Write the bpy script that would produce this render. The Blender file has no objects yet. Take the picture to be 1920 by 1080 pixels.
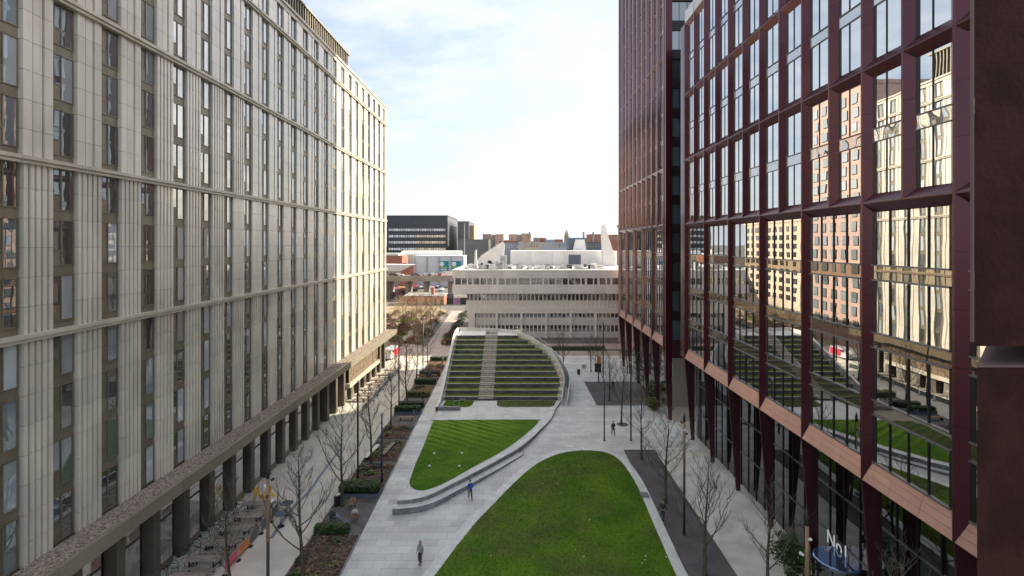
import bpy, math, random
from mathutils import Vector, Matrix
R = math.radians
rnd = random.Random(7)
SC = bpy.context.scene

# ---------------------------------------------------------------- camera, sky, sun, exposure
H = 23.2            # eye height above the plaza
F = 960.0           # focal length in photograph pixels (1920 wide) = 18 mm on 36 mm
cam_d = bpy.data.cameras.new('camera')
cam_d.sensor_width = 36.0
cam_d.lens = 18.0
cam_d.shift_x = -10.0 / 1920
cam_d.shift_y = -83.0 / 1920
cam_d.clip_start = 0.1
cam_d.clip_end = 9000
cam = bpy.data.objects.new('camera', cam_d)
cam.location = (0, 0, H)
cam.rotation_euler = (R(90), 0, 0)
SC.collection.objects.link(cam)
SC.camera = cam

SUN_AZ, SUN_EL = R(57.5), R(27)      # azimuth from +Y towards +X
sun_dir = Vector((math.sin(SUN_AZ) * math.cos(SUN_EL), math.cos(SUN_AZ) * math.cos(SUN_EL), math.sin(SUN_EL)))
sd = bpy.data.lights.new('sun', 'SUN')
sd.energy = 3.8
sd.angle = R(0.6)
sd.color = (1.0, 0.89, 0.70)
so = bpy.data.objects.new('sun', sd)
so.rotation_euler = sun_dir.to_track_quat('Z', 'Y').to_euler()
so.location = (60, 60, 90)
SC.collection.objects.link(so)

world = bpy.data.worlds.new('World')
SC.world = world
world.use_nodes = True
wn, wl = world.node_tree.nodes, world.node_tree.links
wn.clear()
def wnode(t, **k):
    n = wn.new(t)
    for a, b in k.items(): setattr(n, a, b)
    return n
sky = wnode('ShaderNodeTexSky')
sky.sky_type = 'NISHITA'
sky.sun_disc = False
sky.sun_elevation = SUN_EL
sky.sun_rotation = SUN_AZ
sky.air_density = 1.0
sky.dust_density = 2.5
sky.ozone_density = 1.4
tc = wnode('ShaderNodeTexCoord')
sep = wnode('ShaderNodeSeparateXYZ')
wl.new(tc.outputs['Generated'], sep.inputs[0])
def wmath(op, a, b=None, clamp=False):
    n = wnode('ShaderNodeMath', operation=op, use_clamp=clamp)
    for i, q in enumerate((a, b)):
        if q is None: continue
        if isinstance(q, (int, float)): n.inputs[i].default_value = q
        else: wl.new(q, n.inputs[i])
    return n.outputs[0]
zc = wmath('ADD', wmath('MAXIMUM', sep.outputs[2], 0.0), 0.22)
comb = wnode('ShaderNodeCombineXYZ')
wl.new(wmath('DIVIDE', sep.outputs[0], zc), comb.inputs[0])
wl.new(wmath('DIVIDE', sep.outputs[1], zc), comb.inputs[1])
mapn = wnode('ShaderNodeMapping')
mapn.inputs['Location'].default_value = (1.7, 0.6, 0)
mapn.inputs['Rotation'].default_value = (0, 0, R(20))
mapn.inputs['Scale'].default_value = (1.0, 1.35, 1)
wl.new(comb.outputs[0], mapn.inputs[0])
n1 = wnode('ShaderNodeTexNoise')
n1.inputs['Scale'].default_value = 1.5
n1.inputs['Detail'].default_value = 9
n1.inputs['Roughness'].default_value = 0.58
n1.inputs['Distortion'].default_value = 0.35
wl.new(mapn.outputs[0], n1.inputs['Vector'])
n2 = wnode('ShaderNodeTexNoise')
n2.inputs['Scale'].default_value = 6.5
n2.inputs['Detail'].default_value = 6
n2.inputs['Roughness'].default_value = 0.6
wl.new(mapn.outputs[0], n2.inputs['Vector'])
cl = wmath('ADD', wmath('MULTIPLY', n1.outputs[0], 0.70), wmath('MULTIPLY', n2.outputs[0], 0.30))
ramp = wnode('ShaderNodeValToRGB')
ramp.color_ramp.elements[0].position = 0.38
ramp.color_ramp.elements[0].color = (0.28, 0.28, 0.28, 1)
ramp.color_ramp.elements[1].position = 0.62
ramp.color_ramp.elements[1].color = (1, 1, 1, 1)
wl.new(cl, ramp.inputs[0])
# thicker veil of cloud and haze low over the horizon
hz = wmath('POWER', wmath('SUBTRACT', 1.0, wmath('MAXIMUM', sep.outputs[2], 0.0), True), 5.0)
fac = wmath('MAXIMUM', wmath('MULTIPLY', ramp.outputs[0], 0.97), hz, True)
mix = wnode('ShaderNodeMix', data_type='RGBA')
wl.new(fac, mix.inputs['Factor'])
wl.new(sky.outputs[0], mix.inputs[6])
mix.inputs[7].default_value = (4.1, 4.3, 4.55, 1)     # sunlit thin cloud, in the sky texture's own units
bg = wnode('ShaderNodeBackground')
bg.inputs['Strength'].default_value = 0.10
lite = wnode('ShaderNodeMix', data_type='RGBA', blend_type='LIGHTEN')
lite.inputs['Factor'].default_value = 0.25
wl.new(mix.outputs[2], lite.inputs[6]); wl.new(sky.outputs[0], lite.inputs[7])
wl.new(lite.outputs[2], bg.inputs['Color'])
wo = wnode('ShaderNodeOutputWorld')
wl.new(bg.outputs[0], wo.inputs['Surface'])

SC.view_settings.view_transform = 'Standard'
SC.view_settings.look = 'None'
SC.view_settings.gamma = 1.0
SC.view_settings.exposure = 1.36
SC.cycles.max_bounces = 6
SC.cycles.diffuse_bounces = 4
SC.cycles.glossy_bounces = 4
SC.cycles.transparent_max_bounces = 12
SC.cycles.caustics_reflective = False
SC.cycles.caustics_refractive = False
SC.cycles.sample_clamp_indirect = 6.0

# ---------------------------------------------------------------- helpers
COL = SC.collection
WL = {}                                  # world location of every object made

def G(x, y, z=0.0):
    """photograph pixel -> point on the level z (metres)"""
    k = (H - z) / (y - 457.0)
    return ((x - 970.0) * k, F * k)

class MB:
    def __init__(s): s.v, s.f, s.m = [], [], []
    def add(s, vs, fs, mi=0):
        o = len(s.v)
        s.v += [tuple(p) for p in vs]
        s.f += [tuple(i + o for i in f) for f in fs]
        s.m += [mi] * len(fs)
        return s
    def box(s, x0, x1, y0, y1, z0, z1, mi=0):
        if x0 > x1: x0, x1 = x1, x0
        if y0 > y1: y0, y1 = y1, y0
        vs = [(x0,y0,z0),(x1,y0,z0),(x1,y1,z0),(x0,y1,z0),(x0,y0,z1),(x1,y0,z1),(x1,y1,z1),(x0,y1,z1)]
        return s.add(vs, [(3,2,1,0),(4,5,6,7),(0,1,5,4),(1,2,6,5),(2,3,7,6),(3,0,4,7)], mi)
    def prism(s, poly, z0, z1, mi=0, bottom=False):
        """poly in XY; z0, z1 numbers or functions of (x, y)"""
        a = sum(poly[i][0]*poly[(i+1)%len(poly)][1]-poly[(i+1)%len(poly)][0]*poly[i][1] for i in range(len(poly)))
        if a < 0: poly = poly[::-1]
        n = len(poly)
        f0 = z0 if callable(z0) else (lambda x, y: z0)
        f1 = z1 if callable(z1) else (lambda x, y: z1)
        vs = [(x, y, f0(x, y)) for x, y in poly] + [(x, y, f1(x, y)) for x, y in poly]
        fs = [tuple(range(n, 2*n))] + [(i, (i+1)%n, n+(i+1)%n, n+i) for i in range(n)]
        if bottom: fs.append(tuple(range(n-1, -1, -1)))
        return s.add(vs, fs, mi)
    def exy(s, prof, y0, y1, mi=0):
        """closed XZ profile swept along Y"""
        n = len(prof)
        a = sum(prof[i][0]*prof[(i+1)%n][1]-prof[(i+1)%n][0]*prof[i][1] for i in range(n))
        if a < 0: prof = prof[::-1]
        vs = [(x, y0, z) for x, z in prof] + [(x, y1, z) for x, z in prof]
        fs = [tuple(range(n)), tuple(range(2*n-1, n-1, -1))] + [(i, n+i, n+(i+1)%n, (i+1)%n) for i in range(n)]
        return s.add(vs, fs, mi)
    def exx(s, prof, x0, x1, mi=0):
        """closed YZ profile swept along X"""
        n = len(prof)
        a = sum(prof[i][0]*prof[(i+1)%n][1]-prof[(i+1)%n][0]*prof[i][1] for i in range(n))
        if a < 0: prof = prof[::-1]
        vs = [(x0, y, z) for y, z in prof] + [(x1, y, z) for y, z in prof]
        fs = [tuple(range(n-1, -1, -1)), tuple(range(n, 2*n))] + [(i, (i+1)%n, n+(i+1)%n, n+i) for i in range(n)]
        return s.add(vs, fs, mi)
    def tube(s, pts, rs, n=6, mi=0, cap=True):
        pts = [Vector(p) for p in pts]
        if not hasattr(rs, '__len__'): rs = [rs]*len(pts)
        vs, fs = [], []
        up = Vector((0, 0, 1))
        for i, p in enumerate(pts):
            d = (pts[min(i+1, len(pts)-1)] - pts[max(i-1, 0)])
            if d.length < 1e-9: d = Vector((0, 0, 1))
            d.normalize()
            u = d.cross(up)
            if u.length < 1e-3: u = d.cross(Vector((1, 0, 0)))
            u.normalize(); w = u.cross(d)
            for k in range(n):
                a = 2*math.pi*k/n
                q = p + (u*math.cos(a) + w*math.sin(a))*rs[i]
                vs.append((q.x, q.y, q.z))
        for i in range(len(pts)-1):
            for k in range(n):
                fs.append((i*n+k, i*n+(k+1)%n, (i+1)*n+(k+1)%n, (i+1)*n+k))
        if cap:
            fs.append(tuple(range(n-1, -1, -1)))
            fs.append(tuple(range((len(pts)-1)*n, len(pts)*n)))
        return s.add(vs, fs, mi)
    def lathe(s, prof, n=12, cx=0, cy=0, mi=0, sx=1, sy=1):
        vs, fs = [], []
        for r, z in prof:
            for k in range(n):
                a = 2*math.pi*k/n
                vs.append((cx+r*sx*math.cos(a), cy+r*sy*math.sin(a), z))
        for i in range(len(prof)-1):
            for k in range(n):
                fs.append((i*n+k, i*n+(k+1)%n, (i+1)*n+(k+1)%n, (i+1)*n+k))
        fs.append(tuple(range(n-1, -1, -1)))
        fs.append(tuple(range((len(prof)-1)*n, len(prof)*n)))
        return s.add(vs, fs, mi)
    def mesh(s, name, mats, smooth=False):
        me = bpy.data.meshes.new(name)
        me.from_pydata(s.v, [], s.f)
        for m in (mats if isinstance(mats, (list, tuple)) else [mats]): me.materials.append(m)
        if any(s.m): me.polygons.foreach_set('material_index', s.m)
        if smooth: me.polygons.foreach_set('use_smooth', [True]*len(s.f))
        me.update()
        return me

def tag(o, label=None, cat=None, group=None, kind=None):
    if label: o['label'] = label
    if cat: o['category'] = cat
    if group: o['group'] = group
    if kind: o['kind'] = kind
    return o

def root(name, loc, label, cat, group=None, rz=0.0, sc=1.0):
    o = bpy.data.objects.new(name, None)
    o.empty_display_size = 0.3
    o.location = loc; o.rotation_euler = (0, 0, rz); o.scale = (sc, sc, sc)
    COL.objects.link(o)
    WL[o.name] = Vector(loc)
    return tag(o, label, cat, group)

def P(name, me, parent=None, at=(0, 0, 0), rz=0.0, mat=None, local=False, rot=None, kind=None):
    """a part (or a one-mesh thing): the mesh's own coordinates plus at, in the world, or in the parent's space if local"""
    o = bpy.data.objects.new(name, me)
    COL.objects.link(o)
    at = Vector(at)
    if parent is not None:
        o.parent = parent
        o.location = at if local else at - WL[parent.name]
        WL[o.name] = (WL[parent.name] + at) if local else at
    else:
        o.location = at
        WL[o.name] = at
    o.rotation_euler = rot if rot else (0, 0, rz)
    if mat is not None:
        o.material_slots[0].link = 'OBJECT'
        o.material_slots[0].material = mat
    if kind: o['kind'] = kind
    return o

def inpoly(x, y, poly):
    c = False
    for i in range(len(poly)):
        x0, y0 = poly[i-1]; x1, y1 = poly[i]
        if (y0 > y) != (y1 > y) and x < (x1-x0)*(y-y0)/(y1-y0)+x0: c = not c
    return c

def clip(poly, x0, x1, y0, y1):
    """polygon clipped to a rectangle"""
    for ax, lim, sg in ((0, x0, 1), (0, x1, -1), (1, y0, 1), (1, y1, -1)):
        out = []
        for i in range(len(poly)):
            a, b = poly[i-1], poly[i]
            ia, ib = sg*(a[ax]-lim) >= 0, sg*(b[ax]-lim) >= 0
            if ia != ib:
                t = (lim-a[ax])/(b[ax]-a[ax])
                out.append((a[0]+(b[0]-a[0])*t, a[1]+(b[1]-a[1])*t))
            if ib: out.append(b)
        poly = out
        if len(poly) < 3: return []
    q = []
    for p in poly:
        if not q or abs(p[0]-q[-1][0])+abs(p[1]-q[-1][1]) > 1e-4: q.append(p)
    return q if len(q) > 2 else []

def smooth(pts, n=4, closed=False):
    """Catmull-Rom through points"""
    out, m = [], len(pts)
    for i in range(m if closed else m-1):
        p = [Vector(pts[(i+j) % m] if closed else pts[min(max(i+j, 0), m-1)]) for j in (-1, 0, 1, 2)]
        for k in range(n):
            t = k/n
            q = 0.5*((2*p[1]) + (p[2]-p[0])*t + (2*p[0]-5*p[1]+4*p[2]-p[3])*t*t + (3*p[1]-p[0]-3*p[2]+p[3])*t**3)
            out.append(tuple(q))
    if not closed: out.append(tuple(pts[-1]))
    return out

def offset(pts, d):
    """open polyline moved sideways (left of travel is positive)"""
    out = []
    for i in range(len(pts)):
        a, b = Vector(pts[max(i-1, 0)][:2]), Vector(pts[min(i+1, len(pts)-1)][:2])
        t = (b-a).normalized()
        out.append((pts[i][0]-t.y*d, pts[i][1]+t.x*d))
    return out

# ---------------------------------------------------------------- materials
def mat(name, col, rough=0.6, metal=0.0, var=0.12, scale=1.5, bump=0.0, bscale=30.0, rv=0.0, coat=0.0, stretch=(1, 1, 1),
        col2=None, lo=0.4, hi=0.6, detail=5, spec=0.5, emit=0.0, obj=False, sheen=0):
    m = bpy.data.materials.new(name)
    m.use_nodes = True
    nt = m.node_tree; N, L = nt.nodes, nt.links
    b = N['Principled BSDF']
    b.inputs['Roughness'].default_value = rough
    b.inputs['Metallic'].default_value = metal
    b.inputs['Specular IOR Level'].default_value = spec
    b.inputs['Coat Weight'].default_value = coat
    b.inputs['Coat Roughness'].default_value = 0.12
    if sheen: b.inputs['Sheen Weight'].default_value = sheen
    c1 = tuple(c*(1-var) for c in col) if col2 is None else col
    c2 = tuple(c*(1+var) for c in col) if col2 is None else col2
    if obj: src = N.new('ShaderNodeTexCoord').outputs['Object']
    else: src = N.new('ShaderNodeNewGeometry').outputs['Position']
    mp = N.new('ShaderNodeMapping'); mp.inputs['Scale'].default_value = stretch
    L.new(src, mp.inputs[0])
    nz = N.new('ShaderNodeTexNoise'); nz.inputs['Scale'].default_value = scale; nz.inputs['Detail'].default_value = detail
    L.new(mp.outputs[0], nz.inputs['Vector'])
    rp = N.new('ShaderNodeValToRGB')
    rp.color_ramp.elements[0].position = lo; rp.color_ramp.elements[1].position = hi
    rp.color_ramp.elements[0].color = (*c1, 1); rp.color_ramp.elements[1].color = (*c2, 1)
    L.new(nz.outputs[0], rp.inputs[0])
    out = rp.outputs[0]
    if rv:
        oi = N.new('ShaderNodeObjectInfo')
        ma = N.new('ShaderNodeMath'); ma.operation = 'MULTIPLY_ADD'
        L.new(oi.outputs['Random'], ma.inputs[0]); ma.inputs[1].default_value = 2*rv; ma.inputs[2].default_value = 1-rv
        mx = N.new('ShaderNodeVectorMath'); mx.operation = 'SCALE'
        L.new(out, mx.inputs[0]); L.new(ma.outputs[0], mx.inputs['Scale'])
        out = mx.outputs[0]
    L.new(out, b.inputs['Base Color'])
    if bump:
        n3 = N.new('ShaderNodeTexNoise'); n3.inputs['Scale'].default_value = bscale; n3.inputs['Detail'].default_value = 4
        L.new(mp.outputs[0], n3.inputs['Vector'])
        bp = N.new('ShaderNodeBump'); bp.inputs['Strength'].default_value = bump; bp.inputs['Distance'].default_value = 0.05
        L.new(n3.outputs[0], bp.inputs['Height']); L.new(bp.outputs[0], b.inputs['Normal'])
    if emit:
        b.inputs['Emission Color'].default_value = (*col, 1); b.inputs['Emission Strength'].default_value = emit
    return m

def glass(name, tint, refl, wave=0.02, wscale=0.5, see=0.0, rough=0.0, rcol=(0.93, 0.95, 0.97), base_rv=0.0):
    """coated facade glass: mirror-like coat over a dark body (see = 0) or over clear tinted glass (see = 1)"""
    m = bpy.data.materials.new(name)
    m.use_nodes = True
    nt = m.node_tree; N, L = nt.nodes, nt.links
    N.clear()
    out = N.new('ShaderNodeOutputMaterial')
    gl = N.new('ShaderNodeBsdfGlossy'); gl.inputs['Color'].default_value = (*rcol, 1); gl.inputs['Roughness'].default_value = rough
    if see:
        bd = N.new('ShaderNodeBsdfTransparent'); bd.inputs['Color'].default_value = (*tint, 1)
    else:
        bd = N.new('ShaderNodeBsdfPrincipled'); bd.inputs['Base Color'].default_value = (*tint, 1); bd.inputs['Roughness'].default_value = 0.5
        if base_rv:
            oi = N.new('ShaderNodeObjectInfo'); mx = N.new('ShaderNodeMix'); mx.data_type = 'RGBA'
            L.new(oi.outputs['Random'], mx.inputs['Factor'])
            mx.inputs[6].default_value = (*[c*(1-base_rv) for c in tint], 1); mx.inputs[7].default_value = (*[c*(1+base_rv) for c in tint], 1)
            L.new(mx.outputs[2], bd.inputs['Base Color'])
    lw = N.new('ShaderNodeFresnel'); lw.inputs['IOR'].default_value = 1.5
    mr = N.new('ShaderNodeMath'); mr.operation = 'MULTIPLY_ADD'; mr.use_clamp = True
    L.new(lw.outputs[0], mr.inputs[0]); mr.inputs[1].default_value = 1-refl; mr.inputs[2].default_value = refl
    mx = N.new('ShaderNodeMixShader')
    L.new(mr.outputs[0], mx.inputs[0]); L.new(bd.outputs[0], mx.inputs[1]); L.new(gl.outputs[0], mx.inputs[2])
    L.new(mx.outputs[0], out.inputs['Surface'])
    if wave:
        g = N.new('ShaderNodeNewGeometry'); nz = N.new('ShaderNodeTexNoise')
        oi2 = N.new('ShaderNodeObjectInfo')
        av = N.new('ShaderNodeVectorMath'); av.operation = 'ADD'
        sv = N.new('ShaderNodeVectorMath'); sv.operation = 'SCALE'; sv.inputs['Scale'].default_value = 40.0
        cx = N.new('ShaderNodeCombineXYZ'); L.new(oi2.outputs['Random'], cx.inputs[0]); L.new(oi2.outputs['Random'], cx.inputs[1])
        L.new(cx.outputs[0], sv.inputs[0]); L.new(sv.outputs[0], av.inputs[0]); L.new(g.outputs['Position'], av.inputs[1])
        nz.inputs['Scale'].default_value = wscale; nz.inputs['Detail'].default_value = 1.0
        L.new(av.outputs[0], nz.inputs['Vector'])
        bp = N.new('ShaderNodeBump'); bp.inputs['Strength'].default_value = 1.0; bp.inputs['Distance'].default_value = wave
        L.new(nz.outputs[0], bp.inputs['Height']); L.new(bp.outputs[0], gl.inputs['Normal'])
    return m

M = {}
M['stone'] = mat('glazed_stone', (0.69, 0.635, 0.545), 0.30, var=0.10, scale=0.8, stretch=(1, 1, 0.25), rv=0.08, bump=0.05, bscale=3, spec=0.7, coat=0.45)
M['stone_trim'] = mat('stone_trim', (0.58, 0.52, 0.42), 0.4, var=0.1, scale=0.8)
M['bronze'] = mat('bronze_panel', (0.215, 0.185, 0.135), 0.42, 0.35, var=0.1, scale=0.8, rv=0.1)
M['bronze_dark'] = mat('bronze_dark', (0.06, 0.05, 0.04), 0.5, 0.2, var=0.15)
M['pane_a'] = glass('window_glass_dark', (0.035, 0.04, 0.045), 0.26, 0.003, 0.7, base_rv=0.5)
M['pane_b'] = glass('window_glass_curtain', (0.40, 0.45, 0.49), 0.22, 0.003, 0.7, base_rv=0.4)
M['pane_c'] = glass('window_glass_blind', (0.15, 0.20, 0.225), 0.24, 0.003, 0.7, base_rv=0.5)
M['shop'] = glass('shop_glass', (0.36, 0.325, 0.26), 0.42, 0.008, 0.6)
M['gravel'] = mat('roof_gravel', (0.30, 0.24, 0.195), 0.9, var=0.5, scale=9, bump=0.6, bscale=14)
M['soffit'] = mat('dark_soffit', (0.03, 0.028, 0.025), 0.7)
M['maroon'] = mat('maroon_metal', (0.088, 0.016, 0.026), 0.27, 0.5, var=0.07, scale=0.4, rv=0.07, coat=0.25)
M['maroon_d'] = mat('maroon_dark', (0.05, 0.012, 0.02), 0.45, 0.2, var=0.1)
M['skylit'] = mat('skylit_sill', (0.52, 0.30, 0.245), 0.36, 0.3, var=0.07, scale=0.6, rv=0.05, coat=0.2)  # salmon tone paints the sky's light on the sloped sill
M['towerfin'] = mat('tower_fin', (0.185, 0.105, 0.105), 0.18, 0.8, var=0.06, scale=0.3, rv=0.06)
M['office'] = glass('office_glass', (0.50, 0.58, 0.56), 0.56, 0.0032, 0.42, see=1.0)
M['office_d'] = glass('office_glass_upper', (0.02, 0.03, 0.04), 0.66, 0.0035, 0.4)
M['spandrel'] = glass('spandrel_glass', (0.012, 0.012, 0.013), 0.26, 0.004, 0.6, rcol=(0.8, 0.72, 0.6))
M['lobby'] = glass('lobby_glass', (0.20, 0.24, 0.26), 0.16, 0.008, 0.4, see=1.0)
M['mullion'] = mat('dark_mullion', (0.022, 0.022, 0.025), 0.4, 0.4)
M['transom'] = mat('grey_transom', (0.16, 0.165, 0.18), 0.4, 0.5)
M['interior'] = mat('interior_wall', (0.16, 0.155, 0.145), 0.8, var=0.3, scale=0.6)
M['slab'] = mat('interior_slab', (0.07, 0.07, 0.07), 0.8)
M['blind'] = mat('green_blind', (0.50, 0.66, 0.60), 0.7, var=0.05)
M['desk'] = mat('white_desk', (0.75, 0.75, 0.73), 0.4)
M['white'] = mat('white_render', (0.72, 0.72, 0.71), 0.6, var=0.07, scale=0.25)
M['white_p'] = mat('white_panel', (0.66, 0.665, 0.665), 0.5, var=0.05, scale=0.4, rv=0.06)
M['white_w'] = mat('warm_white_trim', (0.76, 0.75, 0.715), 0.6, var=0.05)
M['glass_far'] = glass('far_glass', (0.05, 0.05, 0.052), 0.30, 0.0, base_rv=0.6)
M['roof'] = mat('roof_felt', (0.30, 0.30, 0.29), 0.9, var=0.4, scale=0.5)
M['plant'] = mat('plant_metal', (0.42, 0.43, 0.43), 0.5, 0.3, var=0.15)
M['granite_1'] = mat('granite_pale', (0.68, 0.67, 0.64), 0.55, var=0.10, scale=0.35, detail=9, rv=0.07, bump=0.05, bscale=40)
M['granite_2'] = mat('granite_mid', (0.62, 0.615, 0.595), 0.55, var=0.10, scale=0.35, detail=9, rv=0.07, bump=0.05, bscale=40)
M['granite_3'] = mat('granite_warm', (0.66, 0.645, 0.605), 0.55, var=0.10, scale=0.35, detail=9, rv=0.07, bump=0.05, bscale=40)
M['granite_4'] = mat('granite_light', (0.73, 0.72, 0.69), 0.55, var=0.09, scale=0.35, detail=9, rv=0.05, bump=0.05, bscale=40)
M['joint'] = mat('paving_joint', (0.34, 0.335, 0.32), 0.9, var=0.1)
M['kerb'] = mat('kerb_stone', (0.75, 0.74, 0.71), 0.55, var=0.07, scale=1.5, rv=0.05)
M['wallstone'] = mat('wall_stone', (0.22, 0.225, 0.235), 0.6, var=0.2, scale=2.5, rv=0.18)
M['riser'] = mat('riser_stone', (0.115, 0.11, 0.11), 0.75, var=0.35, scale=0.9, stretch=(1, 1, 2.5))
M['stair'] = mat('stair_stone', (0.56, 0.50, 0.42), 0.65, var=0.07, scale=2)
M['beige'] = mat('beige_paving', (0.68, 0.62, 0.53), 0.7, var=0.1, scale=0.35, bump=0.05, bscale=20)
M['beige_r'] = mat('beige_paving_cool', (0.67, 0.635, 0.555), 0.68, var=0.13, scale=0.5, detail=8)
M['asphalt'] = mat('bound_gravel', (0.125, 0.11, 0.11), 0.85, var=0.14, scale=0.7, bump=0.2, bscale=60, detail=8)
M['asphalt2'] = mat('patio_gravel', (0.15, 0.14, 0.135), 0.85, var=0.2, scale=0.9, bump=0.2, bscale=60)
M['slate'] = mat('slate_channel', (0.25, 0.27, 0.33), 0.6, var=0.2, scale=3)
M['soil'] = mat('bark_soil', (0.105, 0.068, 0.052), 0.95, var=0.55, scale=4, bump=0.9, bscale=9, detail=8)
M['soil_r'] = mat('red_leaf_soil', (0.17, 0.085, 0.05), 0.95, var=0.5, scale=4, bump=0.9, bscale=9, detail=8)
M['bark'] = mat('tree_bark', (0.085, 0.072, 0.042), 0.9, var=0.35, scale=5, stretch=(1, 1, 0.3), bump=0.3, bscale=25)
M['twig'] = mat('tree_twig', (0.13, 0.108, 0.078), 0.85, var=0.3, scale=3)
M['twig_sunlit'] = mat('sunlit_twig', (0.46, 0.36, 0.25), 0.85, var=0.3, scale=3)  # twigs lightened, sunlight on the park trees put into the colour
M['leaf'] = mat('hedge_leaf', (0.055, 0.10, 0.028), 0.6, var=0.5, scale=6, rv=0.1)
M['leaf_y'] = mat('yellow_leaf', (0.16, 0.17, 0.04), 0.6, var=0.5, scale=5)
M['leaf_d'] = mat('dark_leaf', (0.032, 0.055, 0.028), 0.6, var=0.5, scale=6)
M['leaf_b'] = mat('dry_leaf', (0.27, 0.18, 0.10), 0.8, var=0.5, scale=5)
M['post'] = mat('lamp_post', (0.045, 0.042, 0.04), 0.45, 0.5)
M['post_b'] = mat('blue_post', (0.035, 0.055, 0.11), 0.4, 0.4)
M['timber'] = mat('timber', (0.31, 0.19, 0.11), 0.6, var=0.25, scale=6, stretch=(1, 1, 0.2))
M['timber_g'] = mat('weathered_timber', (0.33, 0.27, 0.22), 0.75, var=0.25, scale=5, stretch=(0.3, 2, 1), rv=0.15)
M['black'] = mat('black_metal', (0.02, 0.02, 0.022), 0.45, 0.3)
M['steel'] = mat('steel', (0.45, 0.46, 0.47), 0.35, 0.7)
M['yellow'] = mat('yellow_paint', (0.78, 0.43, 0.02), 0.45, var=0.05)
M['bluegrey'] = mat('blue_grey_paint', (0.10, 0.13, 0.17), 0.5)
M['green'] = mat('green_paint', (0.03, 0.14, 0.10), 0.5)
M['pink'] = mat('pink_board', (0.72, 0.10, 0.16), 0.5)
M['orange'] = mat('orange_board', (0.75, 0.22, 0.06), 0.5)
M['whitep'] = mat('white_paint', (0.78, 0.78, 0.76), 0.4, var=0.04)
M['pier'] = mat('brown_terracotta', (0.040, 0.015, 0.013), 0.7, var=0.25, scale=5, bump=0.2, bscale=40, spec=0.12)
M['pier_edge'] = mat('pier_edge', (0.13, 0.085, 0.08), 0.5, var=0.1)
# ---------------------------------------------------------------- the ground and the pavings
def sheet(name, poly, z, m, kind='structure', label=None, parent=None):
    mb = MB()
    a = sum(poly[i-1][0]*poly[i][1]-poly[i][0]*poly[i-1][1] for i in range(len(poly)))
    if a < 0: poly = poly[::-1]
    mb.add([(x, y, z) for x, y in poly], [tuple(range(len(poly)))])
    o = P(name, mb.mesh(name, m), parent, kind=kind)
    if label: o['label'] = label
    return o

M['ground'] = mat('city_ground', (0.16, 0.15, 0.135), 0.9, var=0.3, scale=0.06, detail=8)
sheet('ground', [(-4000, -300), (4000, -300), (4000, 7000), (-4000, 7000)], -0.06, M['ground'])

def EL(Y): return -12.35 - 0.021*(Y-36)          # planter / plaza edge
def PL(Y): return -16.25 - 0.018*(Y-38)          # promenade / planter edge

big_curve = [(815,1080),(838,1049),(865,1014),(897,975),(930,941),(962,908),(996,878),(1022,862),(1050,851),(1080,846),(1110,845.5),(1138,850),(1160,862),(1178,884),(1196,915),(1222,975),(1245,1028),(1268,1080)]
bw = [G(x, y) for x, y in big_curve]
def ext(a, b, Y):
    t = (Y-b[1])/(a[1]-b[1]); return (b[0]+(a[0]-b[0])*t, Y)
big_line = [ext(bw[0], bw[3], 24.0)] + bw + [(11.15, 24.0)]
big_line = smooth(big_line, 3)
lawn_big = big_line

def zp(Y): return max(0.30, min(0.95, 0.95 - 0.65*(Y-45)/21.0))
def Gp(x, y, dz=0.0):
    z = 0.6
    for _ in range(12):
        p = G(x, y, z); z = zp(p[1]) + dz
    return p
upper = [(745,937),(770,935),(795,930),(820,920),(845,907),(870,895),(895,882),(920,869),(945,855),(965,844),(982,832),(1000,817),(1015,802),(1032,785),(1039,771)]
up_w = smooth([Gp(x, y) for x, y in upper], 3)
plat_r = up_w + [(5.55, 72.0), (6.35, 74.5), (7.1, 77.5), (7.5, 81.0), (7.0, 85.0), (5.4, 89.0), (2.8, 92.6), (0.0, 95.0), (-5.0, 96.6), (-11.3, 97.0)]
platform = plat_r + [(-11.05, 74), (-10.75, 67.0)]

plaza_poly = [(EL(24), 24), (11.95, 24), (11.95, 57.7), (20.6, 57.7), (20.6, 73.4), (15.1, 73.4), (15.1, 86.2), (20.6, 86.2), (20.6, 106), (EL(106), 106), (EL(60), 60)]
sheet('plaza', plaza_poly, -0.018, M['joint'], label='pale grey granite plaza between the two blocks')
plaza = bpy.data.objects['plaza']
strip2 = [(11.4, 73.4), (15.1, 73.4), (15.1, 86.2), (11.2, 86.2)]
slabs = []
SX, SY, J = 1.2, 0.9, 0.010
iy = 0
Y = 24.0
rowtone = []
while Y < 106:
    r = rnd.random()
    rowtone.append(0 if r < .34 else 1 if r < .6 else 2 if r < .8 else 3)
    off = (iy % 2)*0.5*SX + rnd.random()*0.2
    X = -15.0 - off
    while X < 21:
        x0, x1, y0, y1 = X+J, X+SX-J, Y+J, Y+SY-J
        cx, cy = X+SX/2, Y+SY/2
        X += SX
        if all(inpoly(px, py, lawn_big) for px, py in ((x0,y0),(x1,y0),(x0,y1),(x1,y1))): continue
        if all(inpoly(px, py, platform) for px, py in ((x0,y0),(x1,y0),(x0,y1),(x1,y1))): continue
        if inpoly(x0, y0, strip2) and inpoly(x1, y1, strip2): continue
        if cx < EL(cy)-1: continue
        pl = clip(plaza_poly, x0, x1, y0, y1)
        if not pl: continue
        t = rowtone[-1] if rnd.random() < .8 else rnd.randrange(4)
        slabs.append((cy, cx, pl, t, (x0, x1, y0, y1)))
    Y += SY; iy += 1
vis = [s for s in slabs if s[0] > 35.2 and abs(s[1]/s[0]) < 1.0]
hid = [s for s in slabs if not (s[0] > 35.2 and abs(s[1]/s[0]) < 1.0)]
gm = [M['granite_1'], M['granite_2'], M['granite_3'], M['granite_4']]
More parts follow.
